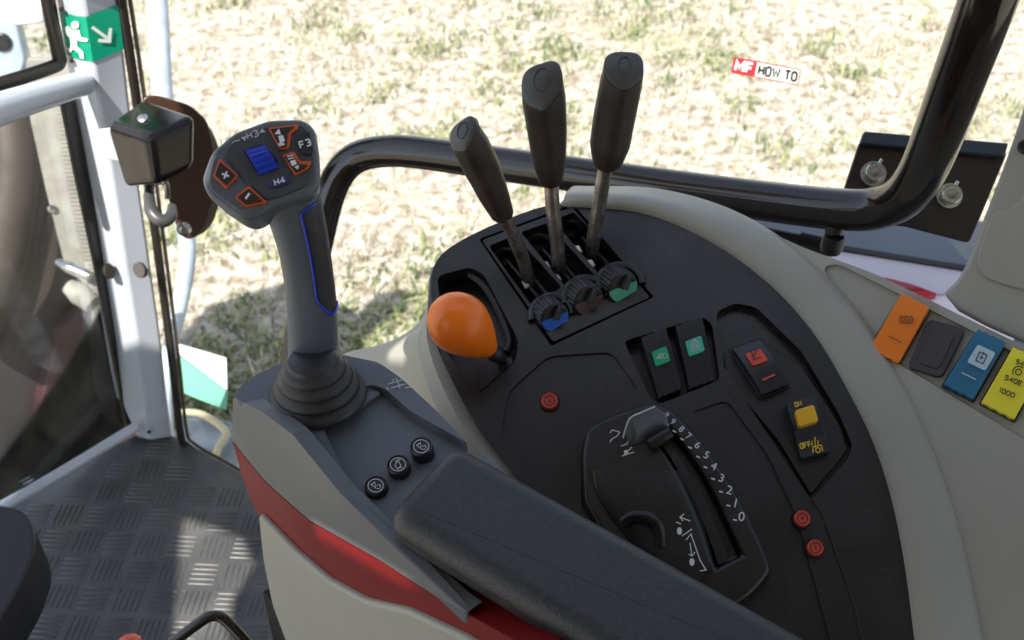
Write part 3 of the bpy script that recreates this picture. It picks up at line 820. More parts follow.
# ================================================================== RIGHT CONSOLE
P = Pl(at(600, 400, .80), V((-.10, -.45, .887)))
B = Pl(P.hit(880, 400), V((-.35, -.50, .79)))
def console():
    t = thing('side_console', 'right-hand console of grey-beige plastic with a curved charcoal control panel', 'console', P.hit(700, 600, -.3))
    # charcoal panel
    out = smooth_poly([(431,292),(434,266),(452,246),(500,222),(560,204),(640,212),(705,238),(765,280),(812,330),(850,392),(882,462),(905,555),(925,720)], 5, False)
    out = [V(p) for p in out]+[V((700,720)), V((570,580))]+smooth_poly([(545,515),(505,462),(476,424),(448,372),(434,332)], 5, False)
    pan = from_bm('control_panel', prism_bm(P, out, -.07, 0), M['panel'], t)
    carve(pan, [
        (P, [(479,239),(573,204),(654,297),(551,346)], -.05, .02, 3),
        (P, [(437,276),(470,267),(484,274),(519,341),(515,362),(478,395),(446,352)], -.030, .02, 7),
        (P, [(624,341),(703,317),(712,324),(720,380),(660,404),(650,398)], -.016, .02, 5),
        (P, [(735,303),(756,307),(802,352),(838,412),(853,446),(846,462),(811,500),(724,368),(716,312)], -.009, .02, 6),
        (P, [(500,440),(508,392),(548,356),(612,352),(640,392),(598,412),(582,424),(582,520)], -.0022, .02, 10),
        (P, [(727,400),(768,455),(798,520),(830,640),(845,720),(800,720),(782,600),(760,520),(728,440),(690,412)], -.0020, .02, 8),
    ], .0028, 4)
    # pedestal carrying the red and yellow switches
    slab('switch_pedestal', P, [(723,352),(756,338),(802,366),(840,424),(848,450),(811,495),(778,440),(726,380)], -.008, -.003, M['panel'], t, 4, .0015)
    # moulded ribs
    def rib(pts, h=.0, r=.0009):
        tube('moulded_rib', [P.hit(u, v, h) for u, v in pts], r, M['panel'], t, k=8, sub=5)
    rib([(724,352),(724,372),(732,392),(772,455),(800,520),(822,580),(842,650)], -.001)
    rib([(811,499),(822,515),(838,560),(852,600),(866,655)], 0)
    # deep tray under the knob
    slab('knob_tray', P, [(474,352),(508,346),(514,362),(480,392)], -.028, -.016, M['panel'], t, 4, .003)
    tube('knob_arch', [P.hit(u, v, -.012) for u, v in ((470,274),(485,286),(500,312),(510,340),(506,352))], .004, M['panel'], t, k=10)
    # beige lip round the panel
    rowA = [(560,203),(640,211),(705,237),(765,279),(812,329),(850,391),(882,461),(905,555),(926,720)]
    rowL = [(566,197),(645,202),(714,226),(779,268),(828,320),(868,386),(900,456),(926,552),(950,720)]
    rowV = [(572,191),(652,194),(728,216),(797,260),(850,316),(893,382),(924,450),(955,548),(990,720)]
    rows = [[P.hit(u, v, -.03) for u, v in rowA], [P.hit(u, v, -.004) for u, v in rowA], [P.hit(u, v, .003) for u, v in rowL], [B.hit(u, v, .0005) for u, v in rowV], [B.hit(u+5, v-1, -.012) for u, v in rowV]]
    loft('panel_surround', rows, M['beige'], t, 8, 5, thick=.004, crease=80)
    # flat beige flank with the switch tray
    V2 = [(578,191),(652,194),(728,216),(797,260),(850,316),(893,382),(924,450),(955,548),(990,720)]
    ridge = [(1300,720),(1300,480),(1120,392),(1024,346),(950,310),(905,288),(870,272),(800,246),(735,216),(660,194),(600,188)]
    poly = smooth_poly(V2, 4, False)+smooth_poly(ridge, 4, False)
    fl = from_bm('flank', prism_bm(B, poly, -.10, -.0012), M['beige'], t)
    carve(fl, [(B, [(822,266),(838,263),(880,284),(960,324),(1034,362),(1200,440),(1160,520),(1026,440),(868,345),(856,330)], -.0045, .02, 9)], .0026, 4)
    # left wall of the console, below the panel rim
    r1 = [(431,268),(430,300),(431,335),(445,373),(473,425),(502,463),(545,518)]
    r2 = [(430,276),(428,304),(427,338),(438,376),(464,428),(492,466),(532,522)]
    r3 = [(429,282),(428,312),(421,344),(430,386),(452,436),(480,474),(520,528)]
    r4 = [(429,292),(423,324),(400,346),(412,396),(436,446),(462,484),(505,535)]
    r5 = [(428,308),(408,338),(370,352),(385,410),(412,460),(440,500),(490,545)]
    r6 = [(418,330),(380,345),(335,362),(345,430),(380,480),(410,520),(470,560)]
    def off(r, h): return [P.hit(u, v, h) for u, v in r]
    loft('rim', [off([(u+9,v-3) for u,v in r1],-.03), off([(u+3,v-1) for u,v in r1],-.006), off(r2,-.0045), off([(u-1,v+1) for u,v in r3],-.012), off(r3,-.035)], M['beige'], t, 6, 1, thick=.003, crease=25)
    loft('side_wall', [off(r3,-.028), off(r4,-.075), off(r5,-.13), off(r6,-.19)], M['beige'], t, 6, 4, thick=.004, crease=80)
    return t
CONSOLE = console()

# ---- lever gate with dials
def gate():
    t = thing('lever_gate', 'black three-slot lever gate set into the top of the charcoal panel', 'lever gate', P.hit(560, 270, -.04))
    g = from_bm('frame', prism_bm(P, rounded([(482,240),(572,207),(650,297),(553,342)], 3), -.012, .0015), M['panel'], t)
    carve(g, [(P, [(489,247),(515,236),(562,288),(531,305)], -.05, .02, 3), (P, [(521,233),(547,224),(596,277),(568,290)], -.05, .02, 3), (P, [(553,221),(574,213),(627,266),(602,278)], -.05, .02, 3)], .0014)
    slab('well_floor', P, [(482,240),(572,207),(650,297),(553,342)], -.049, -.042, M['dark'], t, 3, 0)
    for i, (u, v) in enumerate(((507,254),(539,240),(571,226))):
        rr = []
        for a in range(9):
            th = R(200+a*20)
            rr.append(P.hit(u+13*math.cos(th), v+8*math.sin(th)+3, -.012-.004*abs(a-4)/4))
        tube('guide_arch', rr, .0042, M['panel2'], t, k=10, sub=3)
        lathe('pivot', P.hit(u, v+3, -.03), P.n, [(.011,-.01),(.011,.006),(.006,.008),(0,.008)], M['panel2'], t, 20)
    for (a, b) in (((520,262),(552,300)),((552,252),(584,288)),((582,238),(616,272)),((508,262),(540,300)),((543,250),(575,286))):
        tube('guide_rail', [P.hit(*a, -.016), P.hit(*b, -.010)], .0022, M['panel2'], t, k=8, sub=1)
    for (u, v) in ((525,286),(545,267),(556,279),(577,251),(590,265)):
        slab('steel_pin', P, [(u-4,v-5),(u+2,v-6),(u+6,v+1),(u,v+3)], -.02, -.010, M['steel'], t, 1, .0006)
    return t
gate()

def dial(u, v, mt, label, r=17):
    t = thing('flow_dial', label, 'dial', P.hit(u, v, -.002), 'adjustment dials under the levers')
    # tilted towards the driver
    n = V((.34,-.88,.26)).normalized()
    c = P.hit(u, v, .006); k = P.mpp(u, v)
    bm = bmesh.new()
    # knurled ring
    x = RT-n*RT.dot(n); x.normalize(); y = n.cross(x)
    def ring(rad, h, kn):
        q = []
        for j in range(72):
            rr = rad*(1-(kn if j % 3 == 0 else 0))
            q.append(bm.verts.new(c+n*h+(x*math.cos(2*math.pi*j/72)+y*math.sin(2*math.pi*j/72))*rr))
        return q
    R_ = r*k
    rs_ = [ring(R_, -.014, .07), ring(R_, .001, .07), ring(R_*.93, .0035, .02), ring(R_*.80, .004, 0), ring(R_*.78, .003, 0)]
    for a, b in zip(rs_, rs_[1:]):
        for j in range(72): bm.faces.new((a[j], a[(j+1) % 72], b[(j+1) % 72], b[j]))
    bm.faces.new(rs_[-1]); bm.faces.new(rs_[0][::-1])
    from_bm('knurled_ring', bm, M['panel2'], t, ang=30)
    # coloured half face
    bm = bmesh.new()
    pts = [c+n*.0042+(x*math.cos(R(a))+y*math.sin(R(a)))*R_*.90 for a in range(-170, 21, 10)]
    b2 = [p-n*.002 for p in pts]
    A = [bm.verts.new(p) for p in pts]; Bv = [bm.verts.new(p) for p in b2]
    bm.faces.new(A); bm.faces.new(Bv[::-1])
    for i in range(len(A)): bm.faces.new((A[i], Bv[i], Bv[(i+1) % len(A)], A[(i+1) % len(A)]))
    from_bm('colour_segment', bm, mt, t)
    # pointer
    d = (x*.35+y*.94).normalized(); s = n.cross(d)
    w0 = [c+n*.002+d*R_*.95-s*R_*.14, c+n*.002+d*R_*.95+s*R_*.14, c+n*.002-d*R_*.1+s*R_*.30, c+n*.002-d*R_*.1-s*R_*.30]
    w1 = [c+n*.009+d*R_*.8-s*R_*.06, c+n*.009+d*R_*.8+s*R_*.06, c+n*.010-d*R_*.0+s*R_*.16, c+n*.010-d*R_*.0-s*R_*.16]
    box('pointer', w1+w0, M['panel2'], t, .0008)
    # hood ring behind the dial
    xx = RT-P.n*RT.dot(P.n); xx.normalize(); yy = P.n.cross(xx)
    c1 = P.hit(u-1, v-1, .002)
    pts = [c1+(xx*math.cos(R(a))+yy*math.sin(R(a)))*R_*1.25 for a in range(0, 205, 15)]
    tube('hood', pts, .0040, M['panel'], t, k=10, sub=2)
dial(553, 316, M['bluedial'], 'knurled dial with a blue segment, left of the three below the levers', 16)
dial(587, 299, M['browndial'], 'knurled dial with a dark brown segment, between the blue and green dials', 17)
dial(621, 286, M['greendial'], 'knurled dial with a green segment, right of the three below the levers', 17)

# ---- levers
def lever(rod, rr, grip, ws, label, capn, cap, depthratio=.8):
    t = thing('hydraulic_lever', label, 'lever', rod[0], 'hydraulic levers with black grips')
    tube('rod', rod, rr, M['steel'], t, k=18, sub=5)
    # grip: stacked eight-sided sections
    P_ = [V(p) for p in grip]
    C = smooth_poly(P_, 6, False)
    n = len(ws)-1; bm = bmesh.new(); rings = []
    for i, p in enumerate(C):
        a = C[max(0, i-1)]; b = C[min(len(C)-1, i+1)]; tt = (b-a).normalized()
        x = RT-tt*RT.dot(tt); x.normalize(); y = tt.cross(x).normalized()    # y points roughly away from the camera
        if y.dot(CAM-p) > 0: y = -y
        s = i/(len(C)-1)*n; k = min(int(s), n-1); f = s-k
        w = ws[k]*(1-f)+ws[k+1]*f
        if i == 0: w *= .82
        sh = []
        for j in range(28):
            th = 2*math.pi*(j+.5)/28; cx, sy = math.cos(th), math.sin(th)
            ex = 3.2 if sy > 0 else 2.1
            qx = math.copysign(abs(cx)**(2/ex), cx); qy = math.copysign(abs(sy)**(2/ex), sy)
            if sy < 0: qy *= 1+.20*max(0, 1-abs(cx)*2.2)
            sh.append((qx, qy))
        rings.append([bm.verts.new(p+x*sx*w+y*sy*w*depthratio) for sx, sy in sh])
    kk = len(rings[0])
    for a, b in zip(rings, rings[1:]):
        for j in range(kk): bm.faces.new((a[j], a[(j+1) % kk], b[(j+1) % kk], b[j]))
    bm.faces.new(rings[0][::-1]); bm.faces.new(rings[-1])
    cn = V(capn).normalized()
    res = bmesh.ops.bisect_plane(bm, geom=bm.verts[:]+bm.edges[:]+bm.faces[:], plane_co=cap, plane_no=cn, clear_outer=True)
    edges = [e for e in res['geom_cut'] if isinstance(e, bmesh.types.BMEdge)]
    fr = bmesh.ops.holes_fill(bm, edges=edges, sides=0)
    loop = []
    if fr['faces']:
        loop = [v.co.copy() for v in fr['faces'][0].verts]
    from_bm('grip', bm, M['grip'], t, bevel=.0030, seg=4, ang=40)
    if loop:
        c = sum(loop, V((0,0,0)))/len(loop)
        bm = bmesh.new()
        def rg(sc, h): return [bm.verts.new(c+(p-c)*sc+cn*h) for p in loop]
        a, b, d = rg(.97,-.004), rg(.97,.0012), rg(.80,.0028)
        for q, w_ in ((a, b), (b, d)):
            for j in range(len(q)): bm.faces.new((q[j], q[(j+1) % len(q)], w_[(j+1) % len(q)], w_[j]))
        bm.faces.new(d); bm.faces.new(a[::-1])
        cp = from_bm('cap', bm, M['gripcap'], t, ang=50)
        # engraved oval on the cap
        x = (C[-1]-C[-3]); x = (x-cn*x.dot(cn)).normalized(); y = cn.cross(x)
        R1 = max((p-c).length for p in loop)
        oc = c+x*R1*.12+cn*.0030
        pts = [oc+x*R1*.42*math.cos(R(a_))+y*R1*.30*math.sin(R(a_)) for a_ in range(0, 361, 20)]
        from_bm('engraved_oval', tube_bm(pts, .0004, 6, cap=False), M['blank'], cp)
    return t
def wpx(px, d): return px*d/F
lever([P.hit(533,294,-.035), at(530,284,.865), at(524,262,.85), at(516,242,.832), at(508,224,.816), at(500,205,.80)], .0058,
      [at(504,218,.812), at(494,196,.795), at(482,169,.775), at(471,147,.757), at(458,122,.738)], [wpx(11,.81), wpx(15,.8), wpx(18,.78), wpx(18.5,.76), wpx(15,.74)],
      'left and shortest black-grip lever leaning left over the orange knob', V((-.62,-.55,.55)), at(461,145,.748))
lever([P.hit(561,277,-.035), at(559,268,.86), at(557,240,.84), at(553,210,.82), at(551,175,.80)], .0060,
      [at(551,184,.803), at(549,160,.788), at(547,130,.77), at(544,100,.75), at(540,66,.728)], [wpx(11.5,.8), wpx(17,.79), wpx(20,.77), wpx(22,.75), wpx(20,.73)],
      'middle black-grip lever standing nearly upright between two others', V((-.30,-.72,.62)), at(541,89,.74))
lever([P.hit(592,262,-.035), at(592,254,.87), at(594,235,.85), at(599,205,.83), at(606,165,.80)], .0060,
      [at(607,167,.80), at(610,145,.785), at(615,115,.766), at(621,85,.745), at(627,50,.722)], [wpx(13.5,.8), wpx(20,.79), wpx(21,.77), wpx(21,.75), wpx(19,.72)],
      'right and tallest black-grip lever leaning right in front of the handrail', V((.02,-.66,.75)), at(626,66,.735))

# ---- orange knob
def orange_knob():
    t = thing('knob_lever', 'large egg-shaped orange knob on a short black stalk in the panel recess', 'knob', P.hit(500, 352, -.02))
    a = at(436, 304, .765); b = at(493, 352, .800)
    ax = (b-a); L = ax.length; ax.normalize()
    prof = []
    Rm = 31*.775/F
    for i in range(25):
        s = i/24
        if s < .42: r = Rm*math.sqrt(max(0, 1-((.42-s)/.42)**2))
        else:
            q = (s-.42)/.58
            r = Rm*(1-.74*q**1.6)
        prof.append((max(r, 0), s*L*.97))
    prof[0] = (0, 0)
    prof.append((Rm*.20, L*.985)); prof.append((0, L*.985))
    o = from_bm('knob', lathe_bm(a, ax, prof, 56), M['orange'], t, ang=60)
    tube('stalk', [b-ax*.008, b+ax*.008, P.hit(500,356,-.026)], .0045, M['panel2'], t, k=14)
    lathe('collar', b-ax*.001, ax, [(.007,0),(.0075,.004),(.006,.008),(0,.008)], M['panel2'], t, 18)
orange_knob()

# ---- rocker helper
def rocker(name, pl, quad, h0, hf, m, parent, scal=0.0, nx=24, ny=20, bevel=.0012, crown=0.0):
    """quad: TL TR BR BL pixels; hf(t) = height along the length (t 0 top, 1 bottom)"""
    q = [V(p) for p in quad]; bm = bmesh.new(); top = []; 
    for j in range(ny+1):
        row = []
        for i in range(nx+1):
            s = i/nx; t = j/ny
            tt = t
            if scal:
                e = scal*abs(math.sin(3.5*math.pi*s))
                tt = t*(1-2*scal)+scal + (e-scal)*(-1 if t > .5 else 1)*(abs(t-.5)*2)**6
            p = (q[0]*(1-s)+q[1]*s)*(1-tt)+(q[3]*(1-s)+q[2]*s)*tt
            row.append(pl.hit(p[0], p[1], .004)+pl.n*(hf(t)-.004+crown*(1-(2*s-1)**2)))
        top.append(row)
    g = [[bm.verts.new(p) for p in r] for r in top]
    for a, b in zip(g, g[1:]):
        for i in range(nx): bm.faces.new((a[i], a[i+1], b[i+1], b[i]))
    edge = [(0,i) for i in range(nx+1)]+[(j,nx) for j in range(1,ny+1)]+[(ny,i) for i in range(nx-1,-1,-1)]+[(j,0) for j in range(ny-1,0,-1)]
    bot = []
    for (j, i) in edge:
        p = top[j][i]; h = (p-pl.p0).dot(pl.n)
        bot.append(bm.verts.new(p-pl.n*(h-h0)))
    E = [g[j][i] for j, i in edge]; k = len(E)
    for a in range(k): bm.faces.new((E[a], bot[a], bot[(a+1) % k], E[(a+1) % k]))
    bm.faces.new(bot[::-1])
    return from_bm(name, bm, m, parent, bevel=bevel, seg=3, ang=42)
def bil(quad, s, t):
    q = [V(p) for p in quad]
    return (q[0]*(1-s)+q[1]*s)*(1-t)+(q[3]*(1-s)+q[2]*s)*t
def sub(pl, h): return Pl(pl.p0+pl.n*h, pl.n)

# beige-tray rockers
def tray_switch(quad, m, label):
    t = thing('rocker_switch', label, 'rocker switch', B.hit(*bil(quad, .5, .5), -.004), 'rocker switches in the beige tray')
    frame = [bil(quad, -.04, -.02), bil(quad, 1.06, -.02), bil(quad, 1.06, 1.03), bil(quad, -.04, 1.03)]
    slab('socket', B, frame, -.0048, -.0015, M['panel2'], t, 2, .0006)
    hf = lambda x: .0062+.0022*math.cos(x*math.pi)
    rocker('rocker', B, quad, -.003, hf, m, t, scal=.018)
    return t
q1 = [(902,294),(930,308),(898,364),(869,349)]
t = tray_switch(q1, M['orange_sw'], 'orange rocker switch, leftmost in the beige tray')
T1 = Pl(B.hit(*bil(q1,.5,.35), .0078), B.n+ (B.hit(*bil(q1,.5,1))-B.hit(*bil(q1,.5,0))).normalized()*.05)
c = bil(q1, .53, .33)
marks('symbol', T1, [circ(c.x, c.y, 4.2, 18, .85), circ(c.x, c.y, 6.6, 8, .85, 130, 230), circ(c.x, c.y, 6.6, 8, .85, -50, 50)]+[xf([(-1.5,2),(-1.5,-2),(1.5,2),(1.5,-2)], c.x, c.y, 26)], .95, M['dkprint'], t, h=.0009)
a, b = bil(q1,.30,.68), bil(q1,.76,.68)
marks('dash', T1, [[a, b]], .9, M['dkprint'], t, h=.0009)
# blank
qb = [(929,318),(966,329),(942,378),(907,367)]
t = thing('blank_switch_cover', 'dark grey blank switch cover between the orange and blue rockers', 'switch cover', B.hit(936,348,-.004))
slab('base', B, qb, -.0048, .0012, M['blank'], t, 7, .0010)
slab('inner_panel', B, [bil(qb,.18,.14),bil(qb,.82,.14),bil(qb,.82,.86),bil(qb,.18,.86)], .0008, .0022, M['blank'], t, 5, .0007)
q3 = [(978,330),(1006,343),(973,400),(943,385)]
t = tray_switch(q3, M['blue_sw'], 'blue rocker switch with a pale clipboard symbol in the beige tray')
T3 = Pl(B.hit(*bil(q3,.5,.35), .0078), B.n+ (B.hit(*bil(q3,.5,1))-B.hit(*bil(q3,.5,0))).normalized()*.05)
marks('icon_patch', T3, [], 1, M['paleblue'], t, polys=[rounded([bil(q3,.24,.20),bil(q3,.88,.20),bil(q3,.88,.52),bil(q3,.24,.52)], 3)], h=.0007)
c = bil(q3, .56, .36)
marks('symbol', T3, [xf([(-4,-4.5),(4,-4.5),(4,5),(-4,5),(-4,-4.5)], c.x, c.y, 24), xf([(0,-6),(0,-3)], c.x, c.y, 24), xf([(-2,0),(2,0)], c.x, c.y, 24), xf([(0,-2),(0,2)], c.x, c.y, 24)], .9, M['blackprint'], t, h=.0011)
marks('dash', T3, [[bil(q3,.28,.70), bil(q3,.76,.70)]], 1.0, M['lgrey'], t, h=.0010)
q4 = [(1013,348),(1046,363),(1014,420),(981,403)]
t = tray_switch(q4, M['yellow_sw'], 'yellow rocker switch marked 540E and 1000 at the right edge')
T4 = Pl(B.hit(*bil(q4,.5,.35), .0078), B.n+ (B.hit(*bil(q4,.5,1))-B.hit(*bil(q4,.5,0))).normalized()*.05)
block('writing', '540', T4, 1022, 363.5, 4.2, M['blackprint'], t, 22, .24, 1.1, .0009)
block('writing', '540E', T4, 1013.5, 380.5, 4.4, M['blackprint'], t, 22, .24, 1.1, .0009)
block('writing', '1000', T4, 1006.5, 392.5, 4.4, M['blackprint'], t, 22, .24, 1.1, .0009)
marks('symbol', T4, [circ(1018.5,372,3,12), circ(1018.5,372,5.8,10,1,150,320)], 1.1, M['blackprint'], t, h=.0009)

# green rockers
def curved_switch(quad, m, label, iconmat, kind):
    t = thing('rocker_switch', label, 'rocker switch', P.hit(*bil(quad,.5,.5), -.01), 'curved black rocker switches with green icons')
    hf = lambda x: .0135-.005*x-.008*x*x
    rocker('rocker', P, quad, -.016, hf, M['rockerblack'], t, scal=.02, bevel=.0012)
    tp = Pl(P.hit(*bil(quad,.55,.33), .0118), P.n+(P.hit(*bil(quad,.5,1))-P.hit(*bil(quad,.5,0))).normalized()*.12)
    pad = [bil(quad,.26,.24),bil(quad,.88,.24),bil(quad,.88,.50),bil(quad,.26,.50)]
    slab('icon', tp, pad, -.003, .0008, iconmat, t, 2, .0003)
    c = bil(quad,.57,.37)
    if kind == 0:
        L = [xf([(-5,1),(-2,-1),(-2,2),(-5,1)], c.x, c.y, -10), circ(c.x+.3, c.y+.5, 1.5, 8), circ(c.x+4, c.y-.5, 2.4, 10), xf([(-3,-2),(2,-2.5)], c.x, c.y, -10)]
    else:
        L = [circ(c.x, c.y, 4.6, 14, 1.1), circ(c.x, c.y, 2.4, 10), xf([(-1.8,-5),(0,-7.5),(1.8,-5)], c.x, c.y, -5), xf([(-2,0),(2,0)], c.x, c.y, -5)]
    marks('symbol', tp, L, .8, M['lgrey'], t, h=.0012)
M['rockerblack'] = mat('rocker_plastic', (.020,.022,.028), .36, bump=(1500,.1))
curved_switch([(641,341),(665,331),(682,388),(659,397)], None, 'curved black rocker switch with a green pedal icon, left of the pair', M['greenic'], 0)
curved_switch([(675,330),(701,320),(715,379),(690,388)], None, 'curved black rocker switch with a round teal icon, right of the pair', M['tealic'], 1)

# red-icon rocker
qr = [(732,349),(760,340),(789,385),(762,396)]
t = thing('rocker_switch', 'black rocker switch with a red icon and red dash above the yellow switch', 'rocker switch', P.hit(760, 368, -.003))
slab('socket', P, [bil(qr,-.1,-.04),bil(qr,1.06,-.04),bil(qr,1.06,1.05),bil(qr,-.1,1.05)], -.006, -.001, M['panel2'], t, 3, .001)
rocker('rocker', P, qr, -.004, lambda x: .006+.0045*math.sin(x*math.pi*.9)-.002*x, M['rockerblack'], t, scal=.015)
tr_ = Pl(P.hit(752,358,.0105), P.n)
slab('icon', tr_, [bil(qr,.30,.16),bil(qr,.86,.16),bil(qr,.86,.42),bil(qr,.30,.42)], -.003, .0008, M['redprint'], t, 2, .0003)
marks('symbol', tr_, [[(751,351),(754,358)],[(757,350),(753,358)],[(752,360),(761,357)]], 1, M['rockerblack'], t, h=.0012)
marks('dash', Pl(P.hit(768,377,.0095), P.n), [[(762.5,380),(775,374.5)]], 1.7, M['redprint'], t, h=.0012)

# yellow switch
t = thing('toggle_switch', 'guarded switch with a yellow block and OFF marking in the panel recess', 'switch', P.hit(808, 430, -.003))
slab('well', P, [(770,412),(795,402),(824,404),(838,450),(800,462)], -.0085, -.0025, M['panel2'], t, 4, .001)
qy = [(785,405),(814,398),(830,452),(801,459)]
rocker('housing', P, qy, -.003, lambda x: .0105-.0055*min(1, max(0, (x-.45)/.2)), M['rockerblack'], t)
slab('yellow_block', sub(P, .0105), [(795,410),(814,404),(819,421),(799,427)], -.002, .006, M['yellow'], t, 3, .0018, 4)
block('writing', 'ON', sub(P, .0110), 798, 404, 4.2, M['yprint'], t, -16, .24, .9, .0006)
block('writing', 'OFF', sub(P, .0060), 805.5, 445, 4.8, M['yprint'], t, -14, .24, .85, .0008)
marks('symbol', sub(P, .0055), [[(812,446),(812,441)],[(815,448),(815,437)],[(818,445),(818,440)],circ(818,450,2.4,10),[(813,453),(813,447),(821,445),(823,451)]], 1, M['yprint'], t, h=.0008)

# round buttons
def round_button(pl, u, v, r, m, label, kind, grp, h=.0):
    t = thing('push_button', label, 'push button', pl.hit(u, v, h), grp)
    k = pl.mpp(u, v); c = pl.hit(u, v, h)
    lathe('bezel', c, pl.n, [(r*1.18*k,-.002),(r*1.18*k,.002),(r*1.08*k,.0028),(r*1.02*k,.0020),(0,.0020)], M['panel2'], t, 40)
    bp = lathe('button', c, pl.n, [(r*.95*k,.0018),(r*.95*k,.0062),(r*.88*k,.0070),(r*.70*k,.0066),(0,.0066)], m, t, 40)
    sp = sub(pl, h+.0066)
    c2 = pl.hit(u, v, h+.0066)
    # the symbol sits over the centre of the lifted cap
    d = c+pl.n*.0066-CAM; z = d.dot(FW); uu = 512+F*d.dot(RT)/z; vv = 320-F*d.dot(UP)/z
    if kind == 'park': L = [circ(uu, vv, r*.55, 18), xf([(-1.2,2.3),(0,-2.4),(1.4,2.3)], uu, vv), xf([(-1,.8),(1.1,.8)], uu, vv)]
    elif kind == 'star': L = [circ(uu, vv, r*.6, 18), xf([(-1.5,0),(1.5,0)], uu, vv, 20), xf([(0,-2),(0,2)], uu, vv, 20)]
    elif kind == 'bar': L = [circ(uu, vv, r*.6, 18), xf([(0,-2.4),(0,2.4)], uu, vv, -15)]
    else:
        L = [circ(uu, vv, r*.72, 24), xf([(-4,3),(-1,-3),(3.5,.5),(-1,1.5),(2,3.4)], uu, vv, kind*15), xf([(1,-4),(4.2,-2)], uu, vv, kind*10)]
    marks('symbol', sp, L, .9, M['panel2'] if m is M['redbtn'] else M['lgrey'], t, h=.0008)
round_button(P, 550, 403, 9, M['redbtn'], 'round red push button left of the position slider below the dials', 'park', None, -.004)
round_button(P, 801, 520, 8.5, M['redbtn'], 'upper of the two round red push buttons low on the panel', 'star', 'red push buttons low on the panel', -.001)
round_button(P, 814, 549, 8.5, M['redbtn'], 'lower of the two round red push buttons low on the panel', 'bar', 'red push buttons low on the panel', -.001)

